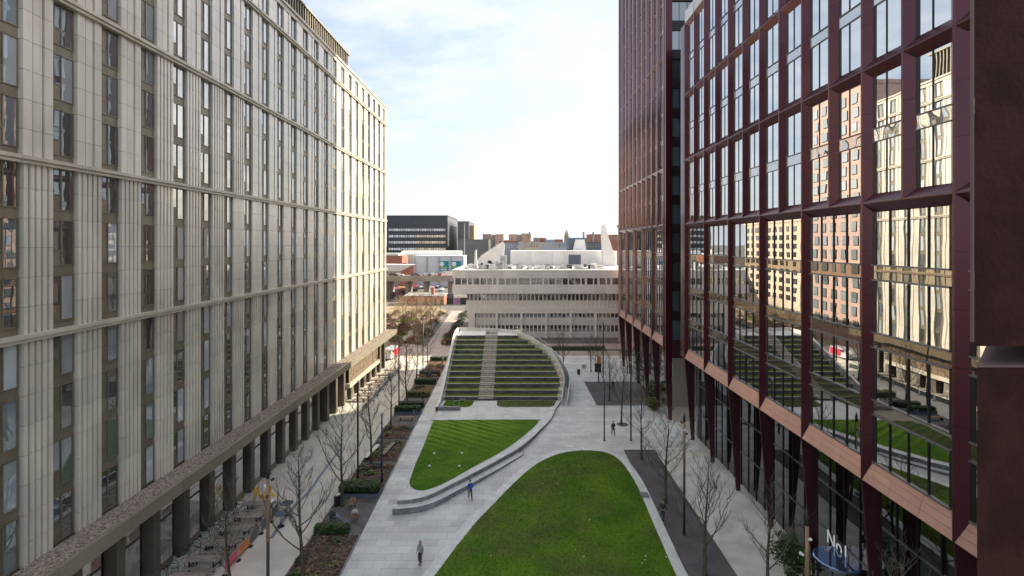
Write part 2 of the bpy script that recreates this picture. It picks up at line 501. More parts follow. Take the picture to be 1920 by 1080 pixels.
slab_full = MB().box(-SX/2+J, SX/2-J, -SY/2+J, SY/2-J, -0.015, 0).mesh('paving_slab', gm[0])
for cy, cx, pl, t, rc in vis[:300]:
    full = len(pl) == 4 and abs((pl[0][0]-pl[2][0])*(pl[0][1]-pl[2][1])) > (SX-2*J)*(SY-2*J)*0.999
    if full:
        P('paving_slab', slab_full, plaza, (cx, cy, rnd.uniform(0, .002)), mat=gm[t])
    else:
        P('paving_slab', MB().prism([(x-cx, y-cy) for x, y in pl], -0.015, 0).mesh('paving_slab', gm[t]), plaza, (cx, cy, 0))
mb = MB()
for cy, cx, pl, t, rc in vis[300:]+hid:
    mb.prism(pl, -0.015, 0.0, t if rnd.random() < .9 else rnd.randrange(4))
P('paving_slab', mb.mesh('paving_slabs_beyond', gm), plaza, kind='stuff')

sheet('bound_gravel_strip', [(11.97, 24), (15.3, 24), (15.4, 57.7), (11.97, 57.7)], 0.0, M['asphalt'], label='dark bound gravel strip with trees beside the large lawn')
sheet('bound_gravel_strip', strip2, 0.004, M['asphalt'], label='dark bound gravel strip beside the terraced mound')
sheet('pavement', [(15.32, 10), (23, 10), (23, 57.7), (15.42, 57.7)], 0.0, M['beige_r'], label='beige paved walk in front of the red office building')
sheet('pavement', [(20.62, 57.72), (60, 57.72), (60, 106), (20.62, 106)], -0.004, M['beige_r'], label='beige paving under the tower')
sheet('promenade', [(-26.5, 10), (PL(10), 10), (PL(106), 106), (-26.5, 106)], 0.0, M['beige'], label='beige promenade along the pale apartment block')
# slate drainage channel wandering down the promenade
ch = smooth([G(*p) for p in ((508,1010),(545,957),(580,921),(606,884),(640,840))], 5)
chl = [(x-0.16, y) for x, y in ch] + [(x+0.16, y) for x, y in ch[::-1]]
sheet('drainage_channel', chl, 0.004, M['slate'], label='blue grey drainage channel in the promenade')
# street crossing beyond the plaza
M['street_warm'] = mat('warm_street', (0.44, 0.36, 0.28), 0.75, var=0.1, scale=0.3)
M['street_pink'] = mat('pink_street', (0.46, 0.38, 0.33), 0.75, var=0.1, scale=0.3)
sheet('pavement', [(-8, 106.02), (22, 106.02), (22, 111), (-8, 111)], 0.0, M['street_warm'], label='warm brown paving strip beyond the plaza')
sheet('pavement', [(-8, 112.5), (40, 112.5), (40, 119), (-8, 119)], 0.002, M['street_pink'], label='pinkish pavement before the white office block')
sheet('pavement', [(-8, 119.02), (40, 119.02), (40, 126), (-8, 126)], -0.004, M['asphalt2'], label='grey strip at the foot of the white office block')
sheet('street', [(-60, 106.02), (-8.02, 106.02), (-8.02, 116), (-60, 116)], 0.0, M['street_pink'], label='pale street crossing behind the promenade')
sheet('path', [G(795,655), G(832,655), G(866,583), G(847,583)], 0.004, M['street_pink'], label='pale path leading past the park')

# ---------------------------------------------------------------- lawns
M['grass'] = mat('lawn_grass', (0.078, 0.165, 0.015), 0.85, spec=0.10, col2=(0.155, 0.25, 0.024), scale=0.30, lo=0.33, hi=0.68, detail=9, bump=0.5, bscale=25)
# worn brown patches laid over the green
def worn(m, amount, sc=0.22, brown=(0.115, 0.095, 0.035)):
    nt = m.node_tree; N, L = nt.nodes, nt.links
    b = N['Principled BSDF']
    src = b.inputs['Base Color'].links[0].from_socket
    g = N.new('ShaderNodeNewGeometry'); nz = N.new('ShaderNodeTexNoise'); nz.inputs['Scale'].default_value = sc; nz.inputs['Detail'].default_value = 10; nz.inputs['Roughness'].default_value = 0.65
    L.new(g.outputs['Position'], nz.inputs['Vector'])
    rp = N.new('ShaderNodeValToRGB'); rp.color_ramp.elements[0].position = 0.47; rp.color_ramp.elements[1].position = 0.60
    rp.color_ramp.elements[0].color = (0, 0, 0, 1); rp.color_ramp.elements[1].color = (amount, amount, amount, 1)
    L.new(nz.outputs[0], rp.inputs[0])
    mx = N.new('ShaderNodeMix'); mx.data_type = 'RGBA'
    L.new(rp.outputs[0], mx.inputs['Factor']); L.new(src, mx.inputs[6]); mx.inputs[7].default_value = (*brown, 1)
    L.new(mx.outputs[2], b.inputs['Base Color'])
worn(M['grass'], 0.5, 0.16, (0.135, 0.115, 0.055))
M['blade'] = mat('grass_blade', (0.078, 0.165, 0.015), 0.8, spec=0.10, col2=(0.155, 0.25, 0.024), scale=0.30, lo=0.33, hi=0.68, detail=9)
worn(M['blade'], 0.5, 0.16, (0.135, 0.115, 0.055))
M['grass2'] = mat('striped_lawn', (0.070, 0.165, 0.014), 0.85, spec=0.10, col2=(0.14, 0.25, 0.022), scale=0.5, lo=0.3, hi=0.7, detail=8, bump=0.4, bscale=25)
def mown(m):
    nt = m.node_tree; N, L = nt.nodes, nt.links
    b = N['Principled BSDF']; src = b.inputs['Base Color'].links[0].from_socket
    g = N.new('ShaderNodeNewGeometry'); sp = N.new('ShaderNodeSeparateXYZ'); L.new(g.outputs['Position'], sp.inputs[0])
    def ma(op, a, c, cl=False):
        n = N.new('ShaderNodeMath'); n.operation = op; n.use_clamp = cl
        for i, v in enumerate((a, c)):
            if isinstance(v, (int, float)): n.inputs[i].default_value = v
            else: L.new(v, n.inputs[i])
        return n.outputs[0]
    ph = ma('MULTIPLY', ma('ADD', ma('MULTIPLY', sp.outputs[0], .62), ma('MULTIPLY', sp.outputs[1], .79)), 5.6)
    st = ma('MULTIPLY', ma('ADD', ma('SINE', ph, 0), 0.35), 1.2, True)
    mk = ma('MULTIPLY', ma('MULTIPLY', ma('SUBTRACT', sp.outputs[1], 55.0), .16, True), ma('MULTIPLY', ma('SUBTRACT', 1.0, sp.outputs[0]), .2, True), True)
    mx = N.new('ShaderNodeMix'); mx.data_type = 'RGBA'
    L.new(ma('MULTIPLY', st, mk), mx.inputs['Factor']); L.new(src, mx.inputs[6]); mx.inputs[7].default_value = (0.21, 0.32, 0.028, 1)
    L.new(mx.outputs[2], b.inputs['Base Color'])
mown(M['grass2'])
M['blade2'] = mat('mown_blade', (0.070, 0.165, 0.014), 0.8, spec=0.10, col2=(0.14, 0.25, 0.022), scale=0.5, lo=0.3, hi=0.7, detail=8)
mown(M['blade2'])
M['grass_t'] = mat('terrace_grass', (0.10, 0.155, 0.016), 0.85, spec=0.08, col2=(0.18, 0.225, 0.035), scale=0.5, lo=0.3, hi=0.7, detail=8)

def edge_dist(x, y, poly):
    d = 1e9
    for i in range(len(poly)):
        ax, ay = poly[i-1]; bx, by = poly[i]
        vx, vy = bx-ax, by-ay
        t = max(0, min(1, ((x-ax)*vx+(y-ay)*vy)/(vx*vx+vy*vy+1e-9)))
        d = min(d, math.hypot(x-ax-t*vx, y-ay-t*vy))
    return d

def lawn(name, poly, zf, m, cell, label, blades=0, bm=None, hmin=.03, hmax=.09):
    xs = [p[0] for p in poly]; ys = [p[1] for p in poly]
    idx, vs, fs = {}, [], []
    def vid(p):
        k = (round(p[0], 3), round(p[1], 3))
        if k not in idx:
            idx[k] = len(vs); vs.append((p[0], p[1], zf(p[0], p[1])))
        return idx[k]
    a = sum(poly[i-1][0]*poly[i][1]-poly[i][0]*poly[i-1][1] for i in range(len(poly)))
    pp = poly if a > 0 else poly[::-1]
    x = min(xs)
    while x < max(xs):
        y = min(ys)
        while y < max(ys):
            c = clip(pp, x, x+cell, y, y+cell)
            if c:
                f = []
                for p in c:
                    i = vid(p)
                    if i not in f: f.append(i)
                if len(f) > 2: fs.append(tuple(f))
            y += cell
        x += cell
    mb = MB(); mb.add(vs, fs)
    o = P(name, mb.mesh(name, m, True), kind='structure')
    o['label'] = label
    if blades:
        mb = MB(); n = 0
        while n < blades:
            px, py = rnd.uniform(min(xs), max(xs)), rnd.uniform(min(ys), max(ys))
            n += 1
            if py < 34 or not inpoly(px, py, poly): continue
            z = zf(px, py)
            for k in range(3):
                a = rnd.uniform(0, 6.28); h = rnd.uniform(hmin, hmax); w = rnd.uniform(.012, .03)
                ox, oy = rnd.uniform(-.06, .06), rnd.uniform(-.06, .06)
                c, s = math.cos(a), math.sin(a)
                mb.add([(px+ox-c*w, py+oy-s*w, z), (px+ox+c*w, py+oy+s*w, z), (px+ox+s*h*.5, py+oy-c*h*.5, z+h)], [(0, 1, 2)])
        P('grass_blade', mb.mesh('grass_blade', bm), o, kind='stuff')
    return o

def zbig(x, y): return 0.05 + 0.28*min(1.0, edge_dist(x, y, lawn_big)/4.0)**0.8 + 0.03*math.sin(x*1.3+y*.7)*min(1, edge_dist(x, y, lawn_big))
lawn('lawn', lawn_big, zbig, M['grass'], 0.8, 'large curved green lawn with worn patches in the foreground', 38000, M['blade'])
# kerb stones along the large lawn
def kerb(line, w, z0, z1, m, step, name, parent, side=1):
    ol = offset(line, w*side)
    n = 0
    acc, start = 0.0, 0
    for i in range(1, len(line)):
        acc += math.hypot(line[i][0]-line[i-1][0], line[i][1]-line[i-1][1])
        if acc >= step or i == len(line)-1:
            pl = list(line[start:i+1]) + list(ol[start:i+1])[::-1]
            P(name, MB().prism(pl, z0, z1).mesh(name, m), parent)
            start, acc = i, 0.0
big_lawn = bpy.data.objects['lawn']
dense = smooth(big_line, 3)
iright = max(range(len(dense)), key=lambda i: dense[i][1])
kerb([p for p in dense[:iright+8]], 0.85, 0.0, 0.035, M['kerb'], 1.3, 'kerb_stone', big_lawn, 1)
# the straight border at the right of the lawn: a flat kerb and a low seat-height step
rb = [p for p in dense[iright+7:]]
kerb(rb, 0.42, 0.0, 0.10, M['kerb'], 1.5, 'kerb_stone', big_lawn, 1)
kerb(offset(rb, 0.43), 0.36, 0.0, 0.06, M['granite_4'], 1.5, 'kerb_stone', big_lawn, 1)

# ---------------------------------------------------------------- raised platform with the triangular lawn
terr = root('raised_terrace', (-2, 60, 0), 'pale stone raised terrace carrying the triangular lawn, with a curved two tier seat wall', 'terrace')
P('platform', MB().prism(platform, -0.1, 0.22).mesh('platform', M['joint']), terr)
# top paving of the platform as slabs (skipping the lawns and the mound)
tri = [Gp(*p) for p in ((820,788),(1000,787),(1009,789),(1006,796),(985,815),(960,834),(930,853),(900,869),(870,886),(840,903),(815,914),(793,920),(776,917),(768,908),(770,896),(780,868),(795,834),(808,800),(813,790))]
tri = smooth(tri, 3, True)
small_l = [(-10.35, 74.7), (-6.3, 74.7), (-6.35, 72.6), (-6.7, 71.9), (-7.3, 71.6), (-10.6, 71.6)]
small_r = [(-2.95, 74.7), (5.7, 74.7), (5.2, 72.3), (4.6, 71.7), (-2.0, 71.6), (-2.6, 71.9), (-2.9, 72.5)]
mound_box = (-11.3, 6.0, 74.75, 200)
mb = MB(); X = -11.4
inner = [p for p in platform]
while X < 8:
    Y = 44.0
    while Y < 76:
        x0, x1, y0, y1 = X+.008, X+1.192, Y+.008, Y+.892
        q = ((x0,y0),(x1,y0),(x0,y1),(x1,y1))
        if not any(all(inpoly(a, b, pg) for a, b in q) for pg in (tri, small_l, small_r)) and not (y0 > 74.8 and x1 < 6):
            pl = clip(inner, x0, x1, y0, y1)
            if pl: mb.prism(pl, lambda x, y: zp(y)-.03, lambda x, y: zp(y), rnd.choice((0, 0, 1, 1, 0)))
        Y += .9
    X += 1.2
P('paving_slab', mb.mesh('terrace_paving', [M['granite_4'], M['kerb']]), terr, kind='stuff')
# the two tier wall: upper riser blocks, lower seat blocks
line_u = up_w[:]
seat_end = next(i for i, p in enumerate(line_u) if p[1] > 56.5)
acc, st = 0, 0
lower = offset(line_u, -0.75)
for i in range(1, seat_end+1):
    acc += math.dist(line_u[i], line_u[i-1])
    if acc > 1.0 or i == seat_end:
        a, b = line_u[st:i+1], lower[st:i+1]
        f = lambda x, y: max(.12, .5*(1-(y-45)/14))
        if st == 0: a = [(a[0][0]-.35, a[0][1])]+a; b = [(b[0][0]-.35, b[0][1])]+b
        if i < seat_end: pass
        P('seat_stone', MB().prism(a+b[::-1], 0.0, f).mesh('seat_stone', [M['wallstone']]), terr)
        c = offset(b, .02)
        tp = MB().prism([p for p in a]+[p for p in b[::-1]], lambda x, y: f(x, y), lambda x, y: f(x, y)+.035)
        P('seat_coping', tp.mesh('seat_coping', M['kerb']), terr)
        st, acc = i, 0
acc, st = 0, 0
for i in range(1, len(line_u)):
    acc += math.dist(line_u[i], line_u[i-1])
    if acc > 1.1 or i == len(line_u)-1:
        a = line_u[st:i+1]
        o1, o2 = offset(line_u, -0.03)[st:i+1], offset(line_u, 0.02)[st:i+1]
        P('wall_stone', MB().prism(o1+o2[::-1], 0.0, lambda x, y: zp(y)-.05).mesh('wall_stone', M['wallstone']), terr)
        c1, c2 = offset(line_u, -0.06)[st:i+1], offset(line_u, 0.80)[st:i+1]
        P('wall_coping', MB().prism(c1+c2[::-1], lambda x, y: zp(y)-.05, lambda x, y: zp(y)+.014).mesh('wall_coping', M['kerb']), terr)
        st, acc = i, 0
ztri = lambda x, y: zp(y)+.03+.12*min(1, edge_dist(x, y, tri)/2.5)
# mowing ridges over the back corner of the lawn
def zstripe(x, y):
    f = max(0, min(1, (y-52)/6))*max(0, min(1, (4-x)/4)); 
    return ztri(x, y) + .035*f*math.sin((y*0.93+x*0.36)*2*math.pi/1.35)*min(1, edge_dist(x, y, tri)/1.0)
lawn('lawn', tri, zstripe, M['grass2'], 0.30, 'triangular raised lawn with mowing stripes above the curved seat wall', 14000, M['blade2'], .02, .05)
lawn('lawn', small_l, lambda x, y: zp(y)+.04, M['grass2'], 0.8, 'small lawn left of the steps at the foot of the terraced mound', 1500, M['blade'])
M['grass_worn'] = mat('worn_grass', (0.07, 0.115, 0.02), 0.9, col2=(0.14, 0.12, 0.05), scale=0.5, lo=0.35, hi=0.65, detail=9)
lawn('lawn', small_r, lambda x, y: zp(y)+.04, M['grass_worn'], 0.8, 'worn lawn right of the steps at the foot of the terraced mound', 1500, M['blade'])
kerbset = ((small_l, terr), (small_r, terr))
for pg, pr in kerbset:
    ln = pg+[pg[0]]
    a = sum(pg[i-1][0]*pg[i][1]-pg[i][0]*pg[i-1][1] for i in range(len(pg)))
    kerb(ln, .25, zp(74)-.02, zp(74)+.05, M['kerb'], 2.0, 'kerb_stone', pr, -1 if a > 0 else 1)

# ---------------------------------------------------------------- the terraced mound
mound = root('terraced_mound', (-3, 84, 0.3), 'grass terraced mound of stone edged steps with a central stair and curved parapet', 'mound')
M['coping'] = mat('terrace_coping', (0.36, 0.355, 0.34), 0.65, var=0.2, scale=1.5, rv=0.1)
M['stair_d'] = mat('stair_stone_dark', (0.36, 0.32, 0.275), 0.7, var=0.1, scale=2)  # darker brown-grey of the flights, paler stone kept for the landings
RI, TR, Y0T, Z0T = 0.55, 1.47, 74.8, 0.30
pr_px = [1046,1048,1050,1049,1044,1039,1034,1027,1017,1003,990,971]
xr = [(p-970)*(Y0T+TR*i)/960 for i, p in enumerate(pr_px)]
XL, S0, S1 = -10.65, -5.75, -3.5
for i in range(12):
    y, z0, z1 = Y0T+TR*i, Z0T+RI*i, Z0T+RI*(i+1)
    y2 = y+TR if i < 11 else 97.0
    for a, b in ((XL, S0), (S1, xr[i])):
        if b-a < .4: continue
        n = max(1, int((b-a)/2.4))
        for k in range(n):
            xa, xb = a+(b-a)*k/n, a+(b-a)*(k+1)/n
            P('terrace_riser', MB().box(xa+.006, xb-.006, y, y+.2, z0-.1, z1-.06).mesh('terrace_riser', M['riser']), mound)
            P('terrace_coping', MB().box(xa+.006, xb-.006, y-.03, y+.26, z1-.06, z1).mesh('terrace_coping', M['coping']), mound)
        xe = b
        m = M['grass_t'] if i < 11 else M['kerb']
        P('grass_tread' if i < 11 else 'top_paving', MB().box(a, xe, y+.26, y2+.02, z0-.2, z1-.012).mesh('grass_tread', m), mound)
    # filler of stone between the last riser and the parapet
    P('terrace_end', MB().box(xr[i]+.01, xr[i]+.55, y-.02, y2, z0-.3, z1+.06).mesh('terrace_end', M['stair']), mound)
    P('terrace_end', MB().box(XL-.28, XL-.01, y-.02, min(y2, y+TR), z0-.3, z1+.06).mesh('terrace_end', M['stair']), mound)
    for k in range(3):                    # central stair, three steps to a terrace
        P('stair_step', MB().box(S0+.01, S1-.01, y+TR*k/3-(.49 if i or k else 0)+.0, y+TR*(k+1)/3+.02 if i < 11 else y+1.2, z0-.1, z0+RI*(k+1)/3).mesh('stair_step', M['stair'] if k == 2 else M['stair_d']), mound)
mbh = MB()
xm = (S0+S1)/2
mbh.tube([(xm, Y0T+TR*.2, Z0T+1.25), (xm, Y0T+TR*11.5, Z0T+RI*12+.95)], .03, 6)
for k in range(13):
    yy = Y0T+TR*(.2+k*.93); zz = Z0T+RI*(yy-Y0T)/TR
    mbh.tube([(xm, yy, zz), (xm, yy, zz+1.0)], .025, 6)
P('handrail', mbh.mesh('handrail', M['steel']), mound)
# stepped parapet at the left, curved parapet at the back and right
mb = MB()
zt = lambda y: Z0T+RI*max(0, min(12, (y-Y0T)/TR+1))
pw = [(XL-.3, 70.3), (XL-.3, 73), (XL-.3, 76), (XL-.3, 84), (XL-.3, 92.6), (XL-.3, 96.2)]
pw2 = [(x-.35, y) for x, y in pw]
def par(line, w, lift, name, m, zb=None, seg=1, cope=None):
    l2 = offset(line, w); l3, l4 = offset(line, -.04), offset(line, w+.04)
    for i in range(0, len(line)-1, seg):
        j = min(i+seg, len(line)-1)
        P(name, MB().prism(list(line[i:j+1])+list(l2[i:j+1])[::-1], 0.0 if zb is None else zb, lambda x, y: zt(y)+lift-.08).mesh(name, m), mound)
        P('parapet_coping', MB().prism(list(l3[i:j+1])+list(l4[i:j+1])[::-1], lambda x, y: zt(y)+lift-.08, lambda x, y: zt(y)+lift).mesh('parapet_coping', cope or M['kerb']), mound)
par(smooth(pw, 3), .32, .55, 'parapet', M['granite_2'])
curve = [(xr[i]+.55, Y0T+TR*i) for i in range(12)]
curve = [(curve[0][0]-.15, 73.6)] + curve + [(-.4, 93.0), (-3.2, 94.6), (-6.5, 95.7), (-10.9, 96.3)]
par(smooth(curve, 2), -.2, .55, 'parapet', M['granite_2'], seg=2)
outer = [(curve[0][0]+.75, 73.4), (curve[2][0]+.95, 77), (curve[4][0]+1.05, 80.5), (curve[7][0]+1.3, 85), (curve[9][0]+1.6, 88.6), (curve[11][0]+2.0, 91.6), (2.2, 93.6)]
zt_keep = zt
zt = lambda y: 0.4 + 4.6*max(0, min(1, (y-73)/19))
par(smooth(outer, 4), -.18, .35, 'ramp_wall', M['granite_2'], seg=2)
zt = zt_keep
mb = MB().tube([(x, y, zt_keep(y)+1.2) for x, y in smooth(curve, 2)[4:-6]], .035, 6)
for x, y in curve[2:-3]: mb.tube([(x+.1, y, zt_keep(y)+.6), (x+.1, y, zt_keep(y)+1.35)], .025, 5)
P('handrail', mb.mesh('handrail', M['steel']), mound)
mb = MB().box(-11.2, -7.9, 70.3, 70.9, .3, .75)
P('entrance_wall', mb.mesh('entrance_wall', M['wallstone']), mound)
mb = MB()
for a, b in (((-10.9, 73.6), (-7.6, 73.7)), ((-8.9, 71.2), (-7.4, 72.6))):
    mb.tube([(a[0], a[1], 1.25), (b[0], b[1], 1.25)], .035, 6)
    for t in (0, .5, 1): mb.tube([(a[0]+(b[0]-a[0])*t, a[1]+(b[1]-a[1])*t, .3), (a[0]+(b[0]-a[0])*t, a[1]+(b[1]-a[1])*t, 1.25)], .025, 5)
P('handrail', mb.mesh('handrail', M['steel']), mound)
# ---------------------------------------------------------------- the pale apartment block on the left
LX = -24.8
PIT, PW = 3.19, 1.76
apt = root('apartment_block', (-35, 58, 0), 'tall pale block of fluted stone piers and bronze framed windows on the left', 'building')
YA, YB = 16.0, 96.4
body = MB().box(-48, LX-.42, YA, YB-.02, 6.3, 48.2)
P('wall', body.mesh('wall', M['bronze_dark']), apt)
P('end_wall', MB().box(-48, LX-.1, YB-.02, YB+.25, 6.3, 48.4).mesh('end_wall', M['stone']), apt)
secs = [(6.5, 18.5), (18.5, 27.5), (27.5, 36.5), (36.5, 45.5), (45.5, 48.7)]
def fluted(n, gw, gd, step):
    pr = []
    for i in range(n):
        a, b = PW*i/n, PW*(i+1)/n
        d = step*(i % 2)
        pr += [(a, -gd), (a+gw, -gd), (a+gw+.012, -d), (b-.004, -d), (b, -gd)]
    return pr
def panel_mesh(pr, h):
    mb = MB()
    k = len(pr)
    vs = [(LX+x, y, .009) for y, x in pr] + [(LX+x, y, h-.009) for y, x in pr]
    fs = [(i, i+1, k+i+1, k+i) for i in range(k-1)]
    vs += [(LX-.42, pr[0][0], .008), (LX-.42, pr[0][0], h-.008), (LX-.42, pr[-1][0], .008), (LX-.42, pr[-1][0], h-.008)]
    b = 2*k
    fs += [(b, 0, k, b+1), (k-1, b+2, b+3, 2*k-1), tuple(range(k, 2*k))[::-1]+(b+1, b+3)]
    mb.add(vs, fs[:-1])
    mb.add([vs[i] for i in range(k, 2*k)]+[vs[b+3], vs[b+1]], [tuple(range(k+2))])
    return mb
kinds = {'fine': fluted(5, .125, .32, 0), 'coarse': fluted(3, .085, .22, .05), 'flat': [(0, 0), (PW, 0)], 'two': fluted(2, .07, .18, .03)}
pm = {}
def pmesh(kd, h):
    h = round(h, 3)
    if (kd, h) not in pm: pm[(kd, h)] = panel_mesh(kinds[kd], h).mesh('pier_panel', M['stone'])
    return pm[(kd, h)]
panels = []
for k in range(-3, 23):
    y = 25.6+PIT*k
    if y+PW > YB+1: continue
    for si, (z0, z1) in enumerate(secs):
        n = max(2, round((z1-z0)/1.5))
        hh = (z1-z0)/n
        for j in range(n):
            if si == 0: kd = 'fine' if k < 7 or j > 5 and k < 9 else 'two' if k < 15 else 'coarse'
            elif si == 1: kd = 'fine' if k < 6 else 'flat' if k < 14 else 'coarse'
            elif si == 2: kd = 'coarse' if k < 3 else 'fine' if k < 7 else 'coarse'
            else: kd = 'coarse' if (k % 2 or si == 3) else 'two'
            panels.append((math.hypot(y, (z0+j*hh-H)), y, z0+j*hh, kd, hh))
def seen(y, z):
    return -830 < (457-970+0) or True
def inview(y, z, x=LX):
    u, v = 970+F*x/y, 457+F*(H-z)/y
    return -90 < u < 2010 and -110 < v < 1180
panels.sort()
vis = [p for p in panels if p[1] > 3 and inview(p[1]+PW, p[2]+.7)]
rest = [p for p in panels if not (p[1] > 3 and inview(p[1]+PW, p[2]+.7))]
for d, y, z, kd, hh in vis[:300]:
    P('pier_panel', pmesh(kd, hh), apt, (0, y, z))
mb = MB()
for d, y, z, kd, hh in vis[300:]+rest:
    b = panel_mesh(kinds[kd], hh)
    mb.add([(vx, vy+y, vz+z) for vx, vy, vz in b.v], b.f)
P('pier_panel', mb.mesh('pier_panels_beyond', M['stone']), apt, kind='stuff')
# end pier
P('corner_pier', MB().box(LX-.42, LX+.02, 95.75, YB+.26, 6.5, 48.7).mesh('corner_pier', M['stone']), apt)
# string courses
for zb in (18.5, 27.5, 36.5, 45.5):
    P('string_course', MB().box(LX-.4, LX+.30, YA, YB+.3, zb-.06, zb+.13).box(LX-.4, LX+.19, YA, YB+.28, zb-.25, zb-.06).mesh('string_course', M['stone_trim']), apt)
P('parapet', MB().box(LX-.5, LX+.22, YA, YB+.3, 48.7, 48.95).box(LX-.42, LX+.05, YA, YB, 48.2, 48.7).mesh('parapet', M['stone_trim']), apt)
# windows
WW = PIT-PW
XG = LX-.19
def win_frame(kd):
    mb = MB(); t = .05
    z0, z1 = .52, 3.0
    mb.box(LX-.42, XG+.02, 0, WW, 0, .50)                    # spandrel
    mb.box(LX-.42, XG+.07, 0, WW, .50, .555)                 # sill
    for a, b in ((0, t), (WW-t, WW), (WW*.46-.03, WW*.46+.03)): mb.box(LX-.42, XG+.05, a, b, .555, z1)
    mb.box(LX-.42, XG+.05, t, WW-t, z1-.06, z1)
    mb.box(LX-.42, XG+.05, t, WW*.46-.03, 1.32, 1.38)
    return mb
wf = win_frame(0).mesh('window', M['bronze'])
pane_m = MB().box(XG-.02, XG, WW*.46+.03, WW-.05, .555, 2.94).mesh('pane', M['pane_a'])
side_m = MB().box(XG-.02, XG, .05, WW*.46-.03, 1.38, 2.94).mesh('side_light', M['bronze'])
vent_m = MB().box(XG-.02, XG+.02, .05, WW*.46-.03, .555, 1.32).mesh('vent_panel', M['bronze'])
wins = []
for k in range(-3, 22):
    y = 25.6+PIT*k+PW
    for fl in range(14):
        z = 6.5+3.0*fl
        h = 3.0
        if fl == 13: z = 45.5
        wins.append((math.hypot(y, z-H), k, y, z))
wins.sort()
v = [w for w in wins if w[2] > 3 and inview(w[2]+WW, w[3]+1.5)]
rest = [w for w in wins if not (w[2] > 3 and inview(w[2]+WW, w[3]+1.5))]
def pk():
    r = rnd.random()
    return M['pane_a'] if r < .34 else M['pane_b'] if r < .70 else M['pane_c']
for d, k, y, z in v[:300]:
    w = P('window', wf, apt, (0, y, z))
    P('pane', pane_m, w, (0, y, z), mat=pk())
    op = (k % 3 == 0 and rnd.random() < .85) or rnd.random() < .12
    P('side_light', side_m, w, (0, y, z), mat=M['pane_a'] if op else M['bronze'])
    P('vent_panel', vent_m, w, (0, y, z))
mb = MB()
for d, k, y, z in v[300:]+rest:
    b = win_frame(0)
    mb.add([(p[0], p[1]+y, p[2]+z) for p in b.v], b.f, 0)
    mb.box(XG-.02, XG, y+WW*.46+.03, y+WW-.05, z+.555, z+2.94, 1)
    mb.box(XG-.02, XG, y+.05, y+WW*.46-.03, z+1.38, z+2.94, 2)
    mb.box(XG-.02, XG+.02, y+.05, y+WW*.46-.03, z+.555, z+1.32, 0)
P('window', mb.mesh('windows_beyond', [M['bronze'], M['pane_b'], M['pane_a']]), apt, kind='stuff')
# rooftop plant screen of vertical slats
P('roof', MB().box(-47.5, LX-.6, YA, YB-.3, 48.2, 48.35).mesh('roof', M['roof']), apt)
scr = P('plant_screen', MB().box(-45, -28.3, 20, 85, 48.35, 54.2).mesh('plant_screen', M['bronze_dark']), apt)
P('screen_cap', MB().box(-45, -27.8, 20, 85.1, 54.35, 54.6).box(-45, -27.9, 20, 85.1, 49.8, 50.0).mesh('screen_cap', M['bronze']), apt)
sl = MB().box(-28.25, -27.95, -.1, .1, 50.0, 54.35).mesh('screen_slat', M['bronze'])
for i in range(80):
    P('screen_slat', sl, scr, (0, 24+i*.765, 0))
M['fascia'] = mat('fascia_metal', (0.30, 0.265, 0.20), 0.45, 0.3, var=0.06, scale=0.5, rv=0.06)
# canopy with gravel top and fascia panels
CX = -22.9
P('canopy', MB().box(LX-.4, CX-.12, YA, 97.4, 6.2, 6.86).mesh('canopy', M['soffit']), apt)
P('canopy_gravel', MB().box(LX-.01, CX-.18, YA, 97.2, 6.865, 6.93).mesh('canopy_gravel', M['gravel']), apt)
fp = MB().box(CX-.12, CX, .012, 4.773, 6.15, 6.98).box(CX-.24, CX-.12, .012, 4.773, 6.90, 6.98).mesh('fascia_panel', M['fascia'])
y = YA
while y < 97:
    P('fascia_panel', fp, apt, (0, y, 0)); y += 4.785
P('fascia_panel', MB().box(LX-.3, CX-.001, 97.41, 97.5, 6.15, 6.98).mesh('fascia_panel', M['fascia']), apt)
# loose stones on the canopy
mb = MB()
for i in range(2600):
    x, y, s = rnd.uniform(LX+.05, CX-.25), rnd.uniform(22, 97), rnd.uniform(.03, .08)
    mb.add([(x-s, y, 6.93), (x, y-s, 6.93), (x+s, y, 6.93), (x, y+s, 6.93), (x+rnd.uniform(-.02, .02), y, 6.93+s*.9)], [(0, 1, 4), (1, 2, 4), (2, 3, 4), (3, 0, 4)])
P('canopy_stone', mb.mesh('canopy_stone', M['gravel']), apt, kind='stuff')
# ground floor: stone pillars and shopfronts
M['pillar'] = mat('pillar_stone', (0.115, 0.10, 0.08), 0.5, var=0.12, scale=0.7)
pil = MB().box(-25.6, -24.78, 0, .7, 0, 6.2).mesh('pillar', M['pillar'])
shop = MB().box(-25.2, -25.16, 0, 1.75, .6, 6.2).mesh('shop_pane', M['shop'])
plinth = MB().box(-25.3, -25.1, 0, 1.75, 0, .6).mesh('plinth', M['bronze'])
mul = MB().box(-25.24, -25.1, -.9, .87, 3.6, 3.72).mesh('shop_mullion', M['bronze_dark'])
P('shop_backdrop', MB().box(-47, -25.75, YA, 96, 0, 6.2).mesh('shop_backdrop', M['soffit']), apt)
for k in range(-2, 23):
    y = 25.6+PIT*k-.3
    if y > 96: continue
    P('pillar', pil, apt, (0, y, 0))
    if k in (12, 13, 14): continue            # dark passage openings
    if y+PIT < 97:
        P('shop_pane', shop, apt, (0, y+.7, 0))
        P('plinth', plinth, apt, (0, y+.7, 0))
        P('shop_mullion', mul, apt, (0, y+1.6, 0))
